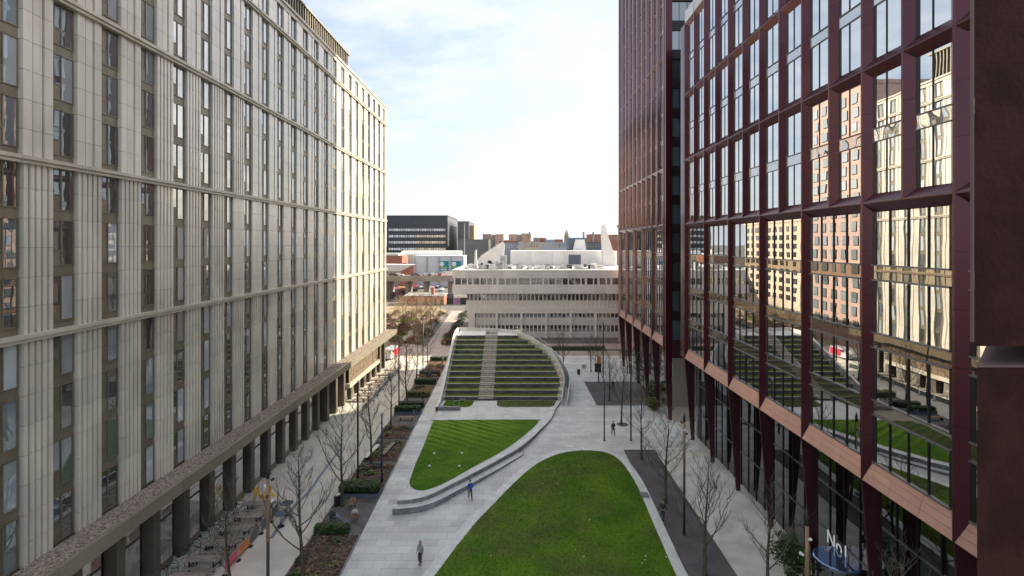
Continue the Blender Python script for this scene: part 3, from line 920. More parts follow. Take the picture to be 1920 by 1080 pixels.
# brown lattice screen and its pale rail at the far end of the ground floor
M['lattice'] = mat('lattice', (0.17, 0.12, 0.075), 0.7, var=0.35, scale=2)
for k in range(14):
    y = 74.5+k*1.1
    P('lattice_panel', MB().box(-24.6, -24.5, y+.03, y+1.07, 2.9, 6.1).mesh('lattice_panel', M['lattice']), apt)
P('lattice_rail', MB().box(-24.75, -24.2, 74, 90.2, 2.3, 2.9).mesh('lattice_rail', M['stone_trim']), apt)

# ---------------------------------------------------------------- the maroon office building and its tower
def fin_block(rt, xf, fins, y_end, levels, finm, gl_hi, gl_lo, glass_dx=.35, fd=None, sill_rows=3, bandm=None, sillm=None, z_sill=(9.66, 10.89), npan=4, side=None, floors_lo=(10.89, 14.4, 18.2, 22.0), base_dx=1.8, thick=.12, splay=.5):
    """fins: Y of the main fins. levels: z of the ledges above the sill."""
    xg = xf+glass_dx
    th = thick
    z0, z1 = levels[0], None
    bandm = bandm or M['maroon']
    pit = fins[1]-fins[0]
    # lower fins
    def fin(y, za, zb, npn):
        for j in range(npn):
            a, b = za+(zb-za)*j/npn, za+(zb-za)*(j+1)/npn
            P('fin_panel', fin_mesh(round(b-a, 3)), rt, (0, y, a))
    cache = {}
    def fin_mesh(h):
        if h not in cache:
            cache[h] = MB().prism([(xf, -th/2), (xf, th/2), (xg+.03, th/2+splay), (xg+.03, -th/2-splay)], .006, h-.006, 0, True).mesh('fin_panel', finm)
        return cache[h]
    colm = MB().add([(xf, -th/2, z_sill[0]), (xg, -th/2, z_sill[0]), (xg, th/2, z_sill[0]), (xf, th/2, z_sill[0]),
                     (xf+.78, -th/2, 0), (xf+1.15, -th/2, 0), (xf+1.15, th/2, 0), (xf+.78, th/2, 0),
                     (xf+1.15, -th/2, z_sill[0]), (xf+1.15, th/2, z_sill[0])],
                    [(4, 5, 8, 1, 0), (7, 3, 2, 9, 6), (0, 3, 7, 4), (5, 6, 9, 8)]).mesh('column', M['maroon_d'])  # darker maroon puts the shade beneath the building into the columns
    for y in fins:
        fin(y, z_sill[0], levels[0], 6)
        P('column', colm, rt, (0, y, 0))
    # sill, panel by panel
    dx, dz = glass_dx, z_sill[1]-z_sill[0]
    ln = math.hypot(dx, dz); nx, nz = -dz/ln*.05, dx/ln*.05
    for bi in range(len(fins)-1):
        a, b = fins[bi]+th/2, fins[bi+1]-th/2
        for r in range(sill_rows):
            for c in range(3 if sill_rows > 1 else 2):
                nn = 3 if sill_rows > 1 else 2
                t0, t1 = r/sill_rows+.006, (r+1)/sill_rows-.006
                p = [(xf+dx*t0, z_sill[0]+dz*t0), (xf+dx*t1, z_sill[0]+dz*t1), (xf+dx*t1-nx, z_sill[0]+dz*t1-nz), (xf+dx*t0-nx, z_sill[0]+dz*t0-nz)]
                P('sill_panel', MB().exy(p, a+(b-a)*c/nn+.01, a+(b-a)*(c+1)/nn-.01).mesh('sill_panel', sillm or M['skylit']), rt)
    P('sill_backing', MB().exy([(xf+.06, z_sill[0]-.05), (xg+.02, z_sill[1]-.10), (xf+base_dx+.2, z_sill[1]-.10), (xf+base_dx+.2, z_sill[0]-.05)], fins[0], y_end).mesh('sill_backing', M['maroon_d']), rt)
    # ledges: wedge shaped, front edge thin
    for li, zl in enumerate(levels):
        half = li > 0
        step = pit/2
        n = (len(fins)-1)*2 if half else len(fins)-1
        st = pit/2 if half else pit
        for i in range(n):
            a = fins[0]+st*i+th/2+.002; b = fins[0]+st*(i+1)-th/2-.002
            P('ledge', MB().exy([(xf, zl-.03), (xg+.04, zl-.58), (xg+.04, zl+.55), (xf, zl+.03)], a, b).mesh('ledge', bandm), rt)
    # lower glazing
    fl = list(floors_lo)+[levels[0]-.5]
    for fi in range(len(fl)-1):
        za = fl[fi]; zb = fl[fi+1]-(.85 if fi < len(fl)-2 else 0.0)
        for bi in range(len(fins)-1):
            a, b = fins[bi]+th/2+splay*.9, fins[bi+1]-th/2-splay*.9
            w = (b-a)/npan
            for c in range(npan):
                key = ('p', round(w, 3), round(zb-za, 3))
                if key not in cache: cache[key] = MB().box(xg, xg+.02, .03, w-.03, .03, zb-za-.03).mesh('pane', gl_lo)
                P('pane', cache[key], rt, (0, a+c*w, za))
            key = ('mu', round(zb-za, 3))
            if key not in cache: cache[key] = (MB().box(xg-.06, xg+.06, -.03, .03, 0, zb-za).mesh('mullion', M['mullion']), MB().box(xg-.03, xg+.05, 0, .32, 0, zb-za).mesh('jamb_reflection', M['mullion']))
            for c in range(1, npan): P('mullion', cache[key][0], rt, (0, a+c*w, za))
            for e in (a-.22, b-.24): P('jamb_reflection', cache[key][1], rt, (0, e, za))  # black strip also paints the fin's mirror image beside the glass
            key = ('tr', round(b-a, 3))
            if key not in cache: cache[key] = MB().box(xg-.12, xg+.05, 0, b-a, -.05, .03).mesh('transom', M['transom'])
            P('transom', cache[key], rt, (0, a, za))
            if fi < len(fl)-2:
                P('transom', cache[key], rt, (0, a, zb+.02))
                P('spandrel', MB().box(xg+.001, xg+.04, a, b, zb+.05, fl[fi+1]-.05).mesh('spandrel', M['spandrel']), rt)
    # upper glazing
    hf = [fins[0]+pit/2*i for i in range((len(fins)-1)*2+1)]
    for li in range(len(levels)-1):
        za, zb = levels[li], levels[li+1]
        for y in hf: fin(y, za, zb, max(3, round((zb-za)/2.55)))
        nfl = max(2, round((zb-za)/3.8))
        for fi in range(nfl):
            a0 = za+(zb-za)*fi/nfl+(.5 if fi == 0 else .38); b0 = za+(zb-za)*(fi+1)/nfl-(.52 if fi == nfl-1 else .38)
            for i in range(len(hf)-1):
                a, b = hf[i]+th/2+splay*.9, hf[i+1]-th/2-splay*.9
                w = (b-a)/2
                key = ('q', round(w, 3), round(b0-a0, 3))
                if key not in cache: cache[key] = MB().box(xg, xg+.02, .025, w-.025, .02, b0-a0-.02).mesh('pane', gl_hi)
                for c in range(2): P('pane' if finm is M['maroon'] else 'tower_pane', cache[key], rt, (0, a+c*w, a0))
                key = ('m', round(w, 3), round(b0-a0, 3))
                if key not in cache: cache[key] = MB().box(xg-.04, xg+.05, w-.025, w+.025, 0, b0-a0).mesh('mullion', M['mullion'])
                P('mullion', cache[key], rt, (0, a, a0))
                key = ('j', round(b0-a0, 3))
                if key not in cache: cache[key] = MB().box(xg-.02, xg+.05, -.24, .08, 0, b0-a0).mesh('jamb_reflection', M['mullion'])  # dark strip drawn in for the mirrored fin next to the pane
                P('jamb_reflection', cache[key], rt, (0, b, a0))
                if fi < nfl-1:
                    key = ('s', round(w, 3))
                    if key not in cache: cache[key] = MB().box(xg+.005, xg+.03, 0, 2*w, .03, .73).mesh('spandrel', M['office_sp'])
                    P('spandrel', cache[key], rt, (0, a, b0))
                    key = ('t', round(w, 3))
                    if key not in cache: cache[key] = MB().box(xg-.07, xg+.05, 0, 2*w, -.02, .03).mesh('transom', M['transom'])
                    P('transom', cache[key], rt, (0, a, b0)); P('transom', cache[key], rt, (0, a, b0+.75))
    return xg, hf

M['office_sp'] = glass('spandrel_upper', (0.10, 0.11, 0.12), 0.45, 0.02, 0.5)
XF = 19.8
FINS = [17.02+6.24*k for k in range(7)]+[60.6]
FINS = [17.02+6.226*k for k in range(8)]
off = root('office_building', (30, 38, 0), 'maroon finned glass office building with sill tinted paler by sky light on the right', 'building')
xg, hf = fin_block(off, XF, FINS, 60.6, [25.5, 33.1, 40.8, 49.2], M['maroon'], M['office_d'], M['office'])
# end column, broad and red
for j in range(12):
    a, b = 9.66+(49.2-9.66)*j/12, 9.66+(49.2-9.66)*(j+1)/12
    P('corner_panel', MB().box(XF-.02, XF+.75, 60.72, 62.0, a+.006, b-.006).mesh('corner_panel', M['maroon']), off)
P('end_wall', MB().box(XF+.75, 45, 61.2, 61.9, 9.7, 49.4).mesh('end_wall', M['maroon_d']), off)
# sloping crown panels
for i in range(len(hf)-1):
    a, b = hf[i]+.1, hf[i+1]-.1
    P('crown_panel', MB().exy([(XF, 49.2), (XF+.75, 48.5), (XF+.75, 50.6), (XF, 50.6)], a, b).mesh('crown_panel', M['white_p']), off)
P('roof', MB().box(XF+.8, 45, 12, 61, 49.2, 50.4).mesh('roof', M['maroon_d']), off)
# behind the upper glass
P('core', MB().box(xg+.06, 45, 12, 61, 25.0, 49.1).mesh('core', M['slab']), off)
# lower floors: slabs, back walls, blinds, desks
for z in (10.0, 13.5, 17.3, 21.1):
    P('floor_slab', MB().box(xg+.06, 36, 12, 61, z, z+.6).mesh('floor_slab', M['slab']), off)
P('back_wall', MB().box(31, 31.3, 12, 61, 10, 25).mesh('back_wall', M['interior']), off)
bl = MB().box(21.0, 21.05, .1, 1.38, 0, 2.85).mesh('blind', M['blind'])
for (bi, c, z, sc) in ((1, 0, 14.45, 1), (1, 1, 14.45, 1), (1, 2, 14.45, .35), (3, 0, 18.3, 1), (3, 1, 18.3, .9), (4, 1, 18.3, 1), (4, 2, 14.5, .8), (5, 0, 14.5, 1), (5, 2, 18.3, 1), (2, 0, 10.7, 1), (1, 0, 10.7, .9), (6, 1, 14.5, 1), (6, 3, 18.3, 1), (2, 3, 22.1, .5)):
    o = P('blind', bl, off, (0, FINS[bi]+.1+c*1.5, z+2.85*(1-sc))); o.scale.z = sc
for (y, z, x) in ((24.2, 14.1, 22.2), (26.6, 14.1, 22.5), (31.5, 10.6, 22.4), (37, 14.1, 22.6), (43, 17.9, 22.4), (50, 14.1, 22.4)):
    mb = MB().box(x, x+1.6, y, y+2.0, z+.72, z+.76)
    for a, b in ((x+.05, y+.05), (x+1.5, y+.05), (x+.05, y+1.9), (x+1.5, y+1.9)): mb.box(a, a+.05, b, b+.05, z, z+.72)
    P('desk', mb.mesh('desk', M['desk']), off)
# lobby: tall glazing behind the columns
LG = XF+1.8
lp = MB().box(LG, LG+.03, .03, 1.526, .04, 3.17).mesh('lobby_pane', M['lobby'])
lm = MB().box(LG-.07, LG+.07, -.035, .035, 0, 9.7).mesh('lobby_mullion', M['mullion'])
y = 12.0; c = 0
while y < 60.5:
    for r in range(3): P('lobby_pane', lp, off, (0, y, 3.2*r))
    P('lobby_mullion', lm, off, (0, y, 0))
    y += 1.5565
for z in (3.2, 6.4):
    P('lobby_transom', MB().box(LG-.09, LG+.05, 12, 60.8, z-.035, z+.035).mesh('lobby_transom', M['transom']), off)
P('lobby_floor', MB().box(LG+.1, 33, 12, 61, -.05, .03).mesh('lobby_floor', M['asphalt2']), off)
P('lobby_wall', MB().box(30, 30.2, 12, 61, 0, 9.6).box(LG-.1, 30, 60.9, 61.1, 0, 9.6).mesh('lobby_wall', M['interior']), off)
M['sign'] = mat('sign_white', (0.85, 0.85, 0.85), 0.4, emit=0.1, var=0.01)
M['lamp'] = mat('warm_lamp', (1.0, 0.62, 0.15), 0.4, emit=2.5, var=0.01)
tmp = bpy.data.scenes.new('workshop')
def eval_mesh(ob):
    tmp.collection.objects.link(ob)
    with bpy.context.temp_override(scene=tmp, view_layer=tmp.view_layers[0]):
        dg = bpy.context.evaluated_depsgraph_get()
        dg.update()
        me = bpy.data.meshes.new_from_object(ob.evaluated_get(dg))
    tmp.collection.objects.unlink(ob)
    return me
def text(name, body, size, m, parent, at, rot, depth=.03):
    cu = bpy.data.curves.new(name, 'FONT')
    cu.body = body; cu.size = size; cu.extrude = depth/2; cu.align_x = 'LEFT'
    cu.materials.append(m)
    tob = bpy.data.objects.new('tmp', cu); me = eval_mesh(tob)
    bpy.data.objects.remove(tob)
    me.materials.clear(); me.materials.append(m)
    o = bpy.data.objects.new(name, me)
    COL.objects.link(o)
    o.parent = parent
    o.location = Vector(at)-WL[parent.name]
    o.rotation_euler = rot
    WL[o.name] = Vector(at)
    return o
LET = (R(90), 0, R(-90))
text('sign_lettering', 'No1', 1.30, M['sign'], off, (LG-.10, 35.6, 2.52), LET)
text('lamp_lettering', 'h l b', 0.62, M['lamp'], off, (LG+.25, 42.6, 1.9), LET)
for (px, py, X) in ((1400, 862, 22.6), (1467, 926, 22.4), (1481, 928, 22.7), (1503, 910, 22.9), (1466, 956, 22.2)):
    Y = X*F/(px-970); z = H-(py-457)*Y/F
    P('pendant_lamp', MB().lathe([(.02, z+.16), (.12, z+.1), (.16, z), (.1, z-.1), (.02, z-.13)], 10, X, Y).mesh('pendant_lamp', M['lamp'], True), off)
door = root('revolving_door', (20.9, 33.4, 0), 'round revolving door with blue reflecting roof under the No1 sign', 'door')
M['blueroof'] = glass('blue_door_roof', (0.025, 0.05, 0.10), 0.28, 0.01, 0.8, rcol=(0.55, 0.7, 1.0))
P('door_roof', MB().lathe([(1.35, 2.45), (1.42, 2.5), (1.42, 2.66), (1.36, 2.70)], 28, 20.9, 33.4).mesh('door_roof', M['blueroof']), door)
P('drum_glass', MB().lathe([(1.28, .02), (1.28, 2.44)], 28, 20.9, 33.4).mesh('drum_glass', M['lobby']), door)
mb = MB()
for k in range(8):
    a = k*math.pi/4; mb.box(20.9+1.3*math.cos(a)-.03, 20.9+1.3*math.cos(a)+.03, 33.4+1.3*math.sin(a)-.03, 33.4+1.3*math.sin(a)+.03, 0, 2.45)
P('door_post', mb.mesh('door_post', M['mullion']), door)

M['office_teal'] = glass('teal_glass', (0.06, 0.12, 0.13), 0.22, 0.004, 0.5, base_rv=0.8)
# the tower beyond
tow = root('office_tower', (32, 82, 0), 'tall coppery brown finned tower standing behind the maroon office building', 'tower')
TF = 19.2
TFINS = [67.5+5.9*k for k in range(6)]
txg, thf = fin_block(tow, TF, TFINS, 97.0, [25.6, 33.1, 48.0, 85.0], M['towerfin'], M['office_d'], M['office_d'], glass_dx=.35, thick=.35, splay=.42, sill_rows=1, bandm=M['towerfin'], sillm=M['skylit'])
P('core', MB().box(txg+.06, 45, 67.6, 96.9, 9.9, 85).mesh('core', M['slab']), tow)
P('end_wall', MB().box(TF+.02, 45, 97.0, 97.4, 9.7, 85.2).mesh('end_wall', M['towerfin']), tow)
P('base_wall', MB().box(TF+2.6, 45, 67.6, 96.5, 0, 9.8).mesh('base_wall', M['lobby_dark'] if 'lobby_dark' in M else M['shop']), tow)
P('corner_column', MB().box(TF+.1, TF+.95, 66.6, 67.35, 5.5, 85).mesh('corner_column', M['maroon']), tow)
P('entrance_beam', MB().box(TF+.95, 30, 66.7, 67.3, 8.3, 10.6).mesh('entrance_beam', M['maroon_d']), tow)
for k in range(20):
    z = 10.6+3.8*k
    P('floor_band', MB().box(TF+.95, 30, 66.95, 67.35, z+2.55, z+3.8).mesh('floor_band', M['black']), tow)
    for c in range(3):
        P('end_pane', MB().box(TF+1.0+c*1.05, TF+1.97+c*1.05, 67.15, 67.18, z, z+2.55).mesh('end_pane', M['office_teal'] if 'office_teal' in M else M['shop']), tow)
P('lobby_glazing', MB().box(TF+1.2, 30, 66.9, 66.95, 0, 8.3).mesh('lobby_glazing', M['shop']), tow)

# ---------------------------------------------------------------- the white office block across the end
WB = root('white_office_block', (10, 130, 0), 'low white office block with ribbon windows and overhanging top floor across the plaza end', 'building')
def wx(px, Y): return (px-970)*Y/F
XW0, XW1 = -12.6, 40.0
YU = 124.0
P('upper_wall', MB().box(-15.7, XW1, YU, 150, 11.1, 13.3).box(-15.7, XW1, YU, 150, 14.85, 16.6).mesh('upper_wall', M['white']), WB)
P('upper_core', MB().box(-15.2, XW1, YU+.5, 149.8, 13.3, 14.85).mesh('upper_core', M['interior']), WB)
P('wall_coping', MB().box(-15.9, XW1, YU-.12, 150.1, 16.6, 16.85).mesh('wall_coping', M['white_w']), WB)
# spandrel panels of the top floor, a hair proud of the wall
for i in range(17):
    a = -15.7+i*3.1
    P('facade_panel', MB().box(a+.03, a+3.07, YU-.05, YU-.002, 11.15, 13.25).mesh('facade_panel', M['white_p'] if i % 3 else M['white']), WB)
    P('facade_panel', MB().box(a+.03, a+3.07, YU-.05, YU-.002, 14.95, 16.55).mesh('facade_panel', M['white_p'] if i % 4 else M['white']), WB)
x = -15.3
for i in range(18):
    w = P('window', MB().box(x, x+.26, YU-.02, YU+.4, 13.3, 14.85).mesh('window', M['whitep']), WB)
    P('pane', MB().box(x+.26, x+3.06, YU+.2, YU+.23, 13.3, 14.85).mesh('pane', M['glass_far']), w)
    P('pane_bar', MB().box(x+1.5+rnd.uniform(-.5, .5), x+1.62, YU+.1, YU+.2, 13.3, 14.85).mesh('pane_bar', M['white_p']), w)
    x += 3.06
# second floor, set back behind close white mullions
YM = 126.0
P('middle_core', MB().box(XW0+.2, XW1, YM+.5, 149, 7.6, 11.1).mesh('middle_core', M['interior']), WB)
P('middle_panel', MB().box(XW0, XW1, YM+.15, YM+.5, 7.6, 9.25).box(XW0, XW1, YM+.15, YM+.5, 10.75, 11.1).mesh('middle_panel', M['white_w']), WB)
mm = MB().box(-.13, .13, YM-.05, YM+.3, 7.6, 11.1).mesh('mullion', M['white_w'])
mp = MB().box(.13, .87, YM+.3, YM+.33, 9.25, 10.75).mesh('pane', M['glass_far'])
for i in range(44):
    X = XW0+.9+i*1.0
    P('mullion', mm, WB, (X, 0, 0)); P('pane', mp, WB, (X, 0, 0))
P('floor_edge', MB().box(XW0-.3, XW1, YM-.35, YM+.5, 6.9, 7.6).mesh('floor_edge', M['white_w']), WB)
P('floor_edge', MB().box(XW0+.3, XW1, YM-.2, YM+.5, 6.1, 6.9).mesh('floor_edge', M['white_w']), WB)
# lower floors
P('lower_wall', MB().box(XW0+1.2, XW1, YM+.35, 149, 0, 1.5).box(XW0+1.2, XW1, YM+.35, 149, 3.1, 5.0).mesh('lower_wall', M['white_p']), WB)
P('lower_core', MB().box(XW0+1.4, XW1, YM+.7, 148.8, 0, 6.2).mesh('lower_core', M['interior']), WB)
lmul = MB().box(-.17, .17, YM+.3, YM+.62, 0, 1.6).mesh('mullion', M['white_p'])
for (z0, z1) in ((1.5, 3.1), (5.0, 6.1)):
    lw_ = MB().box(.14, .86, YM+.5, YM+.53, z0, z1).mesh('pane', M['glass_far'])
    lmu = MB().box(-.14, .14, YM+.38, YM+.6, z0, z1).mesh('mullion', M['white_p'])
    for i in range(42):
        X = XW0+1.6+i*1.0
        P('lower_pane', lw_, WB, (X, 0, 0)); P('lower_mullion', lmu, WB, (X, 0, 0))
for i in range(9):
    X = wx(885+i*46.3, 126)
    P('column', MB().box(X-.28 if i else X-.9, X+.28 if i else X+.7, YM-.2, YM+.3, 0, 6.1).mesh('column', M['white_w']), WB)
# roof: felt, plant, ducts, screens
P('roof', MB().box(-15, XW1-.2, YU+.6, 149.5, 16.5, 16.75).mesh('roof', M['roof']), WB)
rr = random.Random(3)
for i in range(150):
    X = rr.uniform(-14, 22) if i < 110 else rr.uniform(-10, -4); Yq = rr.uniform(126, 140); w, d, h = rr.uniform(.3, 1.6), rr.uniform(.4, 1.5), rr.uniform(.25, 1.2)
    if X > -2 and i % 2: h *= .6
    if i >= 110: h *= 1.7
    P('roof_unit', MB().box(X, X+w, Yq, Yq+d, 16.75, 16.75+h).mesh('roof_unit', rr.choice([M['plant'], M['white_p'], M['plant'], M['mullion'], M['white']])), WB)
mbp = MB()
for i in range(14):
    X = rr.uniform(-13, 20); mbp.tube([(X, 127+rr.random()*3, 16.8), (X+rr.uniform(2, 5), 127+rr.random()*3, 17.0)], .08, 5)
for i in range(26): mbp.tube([(-14+i*1.4, 125.2, 16.75), (-14+i*1.4, 125.2, 17.75)], .03, 4)
mbp.tube([(-14, 125.2, 17.75), (22, 125.2, 17.75)], .03, 4)
P('roof_pipework', mbp.mesh('roof_pipework', M['steel']), WB)
# pale tank house with sloped side and the long white plant house behind
Yb = 150.5
P('plant_house', MB().box(wx(957, Yb), wx(1157, Yb), Yb, Yb+14, 12, 21.1).mesh('plant_house', M['white']), WB)
for i in range(10):
    a = wx(957+i*20, Yb)
    P('plant_panel', MB().box(a+.03, a+wx(990, Yb)-.05, Yb-.06, Yb-.005, 16.9, 21.0).mesh('plant_panel', M['white_p'] if i % 2 else M['white']), WB)
P('plant_opening', MB().box(wx(1066, Yb), wx(1089, Yb), Yb-.09, Yb-.065, 17.2, 20.0).mesh('plant_opening', M['bluegrey']), WB)
P('roof_stack', MB().exx([(138, 16.7), (142, 16.7), (141.5, 20), (138, 20)], wx(938, 138), wx(949, 138)).mesh('roof_stack', M['plant']), WB)
# white sails: a tall tapering fin at the right, a slanting one at the left
Yf = 146.0
def sail(name, pts, Y, t, label):
    mb = MB()
    n = len(pts)
    p3 = [(wx(px, Y), H-(py-457)*Y/F) for px, py in pts]
    vs = [(x, Y, z) for x, z in p3]+[(x, Y+t, z) for x, z in p3]
    mb.add(vs, [tuple(range(n))[::-1], tuple(range(n, 2*n))]+[(i, (i+1) % n, n+(i+1) % n, n+i) for i in range(n)])
    return P(name, mb.mesh(name, M['white']), WB)
sail('roof_fin', [(1131, 499), (1129, 440), (1130, 421), (1134, 421), (1140, 440), (1148, 466), (1157, 499)], Yf, 2.2, None)
sail('roof_fin', [(888, 497), (902, 479), (920, 467), (942, 453), (946, 458), (944, 497)], Yf+3, 1.6, None)
sail('roof_fin', [(889, 505), (890, 470), (893, 468), (895, 505)], 135, 1.0, None)
P('roof_house', MB().box(wx(1066, 165), wx(1101, 165), 165, 172, 15, H-(446-457)*165/F).mesh('roof_house', M['bluegrey']), WB)
sail('roof_hood', [(1074, 470), (1079, 449), (1096, 449), (1099, 470)], 164, .6, None)

# ---------------------------------------------------------------- buildings beyond the frame that the glass mirrors plus one added for its shade
M['pinkbrick'] = mat('pink_brick', (0.50, 0.34, 0.28), 0.8, var=0.1, scale=1.5)
M['cream'] = mat('cream_render', (0.58, 0.48, 0.36), 0.7, var=0.06, scale=0.5)
pk_ = root('brick_tower', (-46, 121, 0), 'pink brick apartment tower mirrored in the office glass', 'tower')
P('wall', MB().box(-58, -34.6, 111, 131, 0, 58).mesh('wall', M['pinkbrick']), pk_)
wf2 = MB().box(-34.75, -34.45, -.06, 1.86, -.06, 2.06).mesh('window', M['mullion'])
wp2 = MB().box(-34.56, -34.4, 0, 1.8, 0, 2.0).mesh('pane', M['pane_c'])
for fl in range(17):
    for c in range(5):
        y = 112.2+c*3.7+(.6 if fl % 3 else 0); z = 4+fl*3.15
        w = P('window', wf2, pk_, (0, y, z)); P('pane', wp2, w, (0, y, z))
P('roof', MB().box(-58.2, -34.4, 110.8, 131.2, 58, 58.8).mesh('roof', M['pinkbrick']), pk_)
cr = root('cream_block', (-70, 197, 0), 'cream block with dark windows mirrored in the office glass', 'building')
P('wall', MB().box(-88, -57, 176, 219, 0, 31).mesh('wall', M['cream']), cr)
P('roof', MB().box(-88.3, -56.7, 175.7, 219.3, 31, 31.8).mesh('roof', M['cream']), cr)
wf3 = MB().box(-57.1, -56.85, -.1, 2.3, -.1, 1.7).mesh('window', M['mullion']); wp3 = MB().box(-57.0, -56.8, 0, 2.2, 0, 1.6).mesh('pane', M['pane_a'])
for fl in range(9):
    for c in range(9):
        w = P('window', wf3, cr, (0, 178.5+c*4.6, 3+fl*3.1)); P('pane', wp3, w, (0, 178.5+c*4.6, 3+fl*3.1))
sb = root('shade_block', (50, 116, 0), 'unseen brick block added behind the tower to shade the mound', 'building')  # unseen block, added so that the mound lies in shade
P('wall', MB().box(24, 75, 101, 122, 0, 27).mesh('wall', M['pinkbrick']), sb)
P('roof', MB().box(23.7, 75.3, 100.7, 122.3, 27, 27.6).mesh('roof', M['roof']), sb)

# ---------------------------------------------------------------- the brown pier beside the camera
pier = root('terracotta_pier', (2.6, 2.6, 17), 'dark brown terracotta pier of the near building at the right edge', 'pier')
PXA = (1827-970)*2.5/F
P('upper_block', MB().prism([(PXA, 2.5), (5, 2.5), (5, 3.3), (PXA+.85, 3.3)], 22.70, 27).mesh('upper_block', M['pier']), pier)
P('edge_strip', MB().prism([(PXA-.001, 2.5), (PXA+.004, 2.52), (PXA-.004, 2.52), (PXA-.007, 2.5)], 22.72, 27).mesh('edge_strip', M['pier_edge']), pier)
P('lower_block', MB().prism([(PXA-.005, 2.48), (5, 2.48), (5, 3.3), (PXA+.85, 3.3)], 19.2, 22.60).mesh('lower_block', M['pier']), pier)
P('coping', MB().prism([(PXA-.008, 2.475), (5, 2.475), (5, 3.1), (PXA+.62, 3.1)], 22.602, 22.612).mesh('coping', M['pier_edge']), pier)
# ---------------------------------------------------------------- far city
def zy(py, Y): return H-(py-457)*Y/F
def block(name, px0, px1, py0, Y, depth, m, label, cat='building', base=0.0, roofm=None):
    r = root(name, ((wx(px0, Y)+wx(px1, Y))/2, Y+depth/2, base), label, cat)
    zt_ = zy(py0, Y)
    P('wall', MB().box(wx(px0, Y), wx(px1, Y), Y, Y+depth, base, zt_).mesh('wall', m), r)
    P('roof', MB().box(wx(px0, Y)-.2, wx(px1, Y)+.2, Y-.2, Y+depth+.2, zt_, zt_+.4).mesh('roof', roofm or m), r)
    return r
M['darkclad'] = mat('dark_cladding', (0.045, 0.052, 0.062), 0.35, 0.3, var=0.1, scale=0.05)
M['darkclad2'] = mat('grey_cladding', (0.13, 0.135, 0.145), 0.4, 0.3, var=0.1, scale=0.1)
M['bandwin'] = glass('pale_band_window', (0.34, 0.33, 0.29), 0.3, 0.0, base_rv=0.5)  # pale body tint, varied from window to window
M['redbrick'] = mat('red_brick_hazy', (0.38, 0.16, 0.11), 0.85, var=0.15, scale=0.5)  # paler red, distance haze mixed into the colour
M['tanbrick'] = mat('tan_brick_hazy', (0.50, 0.36, 0.26), 0.85, var=0.1, scale=0.2)  # washed-out tan, far haze put into it
M['paleblue'] = mat('pale_blue_clad', (0.34, 0.39, 0.46), 0.5, var=0.06, scale=0.05)
M['warehouse'] = mat('warehouse_clad', (0.60, 0.62, 0.66), 0.5, var=0.04, scale=0.05)
M['warm_roof'] = mat('white_vault', (0.68, 0.67, 0.62), 0.5, var=0.04, scale=0.05)
M['teal'] = mat('teal_banner', (0.0, 0.25, 0.31), 0.5, var=0.05)
M['lime'] = mat('lime_stripe', (0.45, 0.55, 0.12), 0.5, var=0.05)
M['concrete'] = mat('concrete', (0.33, 0.30, 0.27), 0.85, var=0.12, scale=0.2)

# dark clad office with ribbon windows
Yd = 330.0
d = block('dark_office', 725, 839, 405, Yd, 55, M['darkclad'], 'large dark clad office with four rows of ribbon windows', 'building')
for ri, py in enumerate((431, 443, 454.5, 467)):
    for c in range(24):
        a = 729+c*4.45
        P('window', MB().box(wx(a, Yd), wx(a+3.7, Yd), Yd-.15, Yd-.02, zy(py+2.0, Yd), zy(py-2.2, Yd)).mesh('window', M['bandwin'] if rnd.random() < .75 else M['glass_far']), d)
sidem = MB()
sidem.add([(wx(839, Yd)+.05, Yd+1, 0), (wx(839, Yd)+.05, Yd+55, 0), (wx(839, Yd)+.05, Yd+55, zy(405, Yd)-.3), (wx(839, Yd)+.05, Yd+1, zy(405, Yd)-.3)], [(0, 1, 2, 3)])
P('sunlit_side', sidem.mesh('sunlit_side', M['darkclad2']), d)  # lighter grey sheet paints the light falling on this side
block('grey_office', 858, 879, 416, 345, 40, M['darkclad2'], 'grey clad block just right of the dark office')
block('slim_office', 879, 889, 424, 352, 30, M['tanbrick'], 'slim tan block with grey edge behind the grey office')
block('dark_hall', 858, 916, 450, 322, 20, M['darkclad2'], 'low dark hall in front of the grey office')
m = root('lighting_mast', (wx(871, 300), 300, 0), 'tall slim lighting mast in front of the grey office', 'mast')
P('pole', MB().tube([(wx(871, 300), 300, 0), (wx(871, 300), 300, zy(418, 300))], [.5, .25], 6).mesh('pole', M['steel']), m)
P('lamp_ring', MB().lathe([(.3, zy(417, 300)), (1.1, zy(416, 300)), (.3, zy(414.5, 300))], 8, wx(871, 300), 300).mesh('lamp_ring', M['post']), m)

# white vaulted warehouse, red brick sheds, pale warehouse with banners
Yv = 300.0
v = root('vaulted_warehouse', (wx(805, Yv), Yv+10, 0), 'long white warehouse with a rounded roof below the dark office', 'warehouse')
prof = [(Yv, 0), (Yv, zy(477, Yv)), (Yv+3, zy(471.5, Yv)), (Yv+10, zy(470, Yv)), (Yv+20, zy(474, Yv)), (Yv+20, 0)]
P('shell', MB().exx(prof, wx(750, Yv), wx(862, Yv)).mesh('shell', M['warm_roof']), v)
for c in range(5): P('rib', MB().box(wx(755+c*26, Yv), wx(756+c*26, Yv), Yv-.3, Yv-.02, 0, zy(477, Yv)).mesh('rib', M['warehouse']), v)
Yw = 275.0
w = block('pale_warehouse', 775, 868, 481, Yw, 20, M['warehouse'], 'pale grey panelled warehouse with two teal banners', 'warehouse')
for c in range(5):
    a = 777+c*22.6
    P('rib', MB().box(wx(a, Yw), wx(a+2.2, Yw), Yw-.5, Yw-.02, 0, zy(482, Yw)).mesh('rib', M['paleblue']), w)
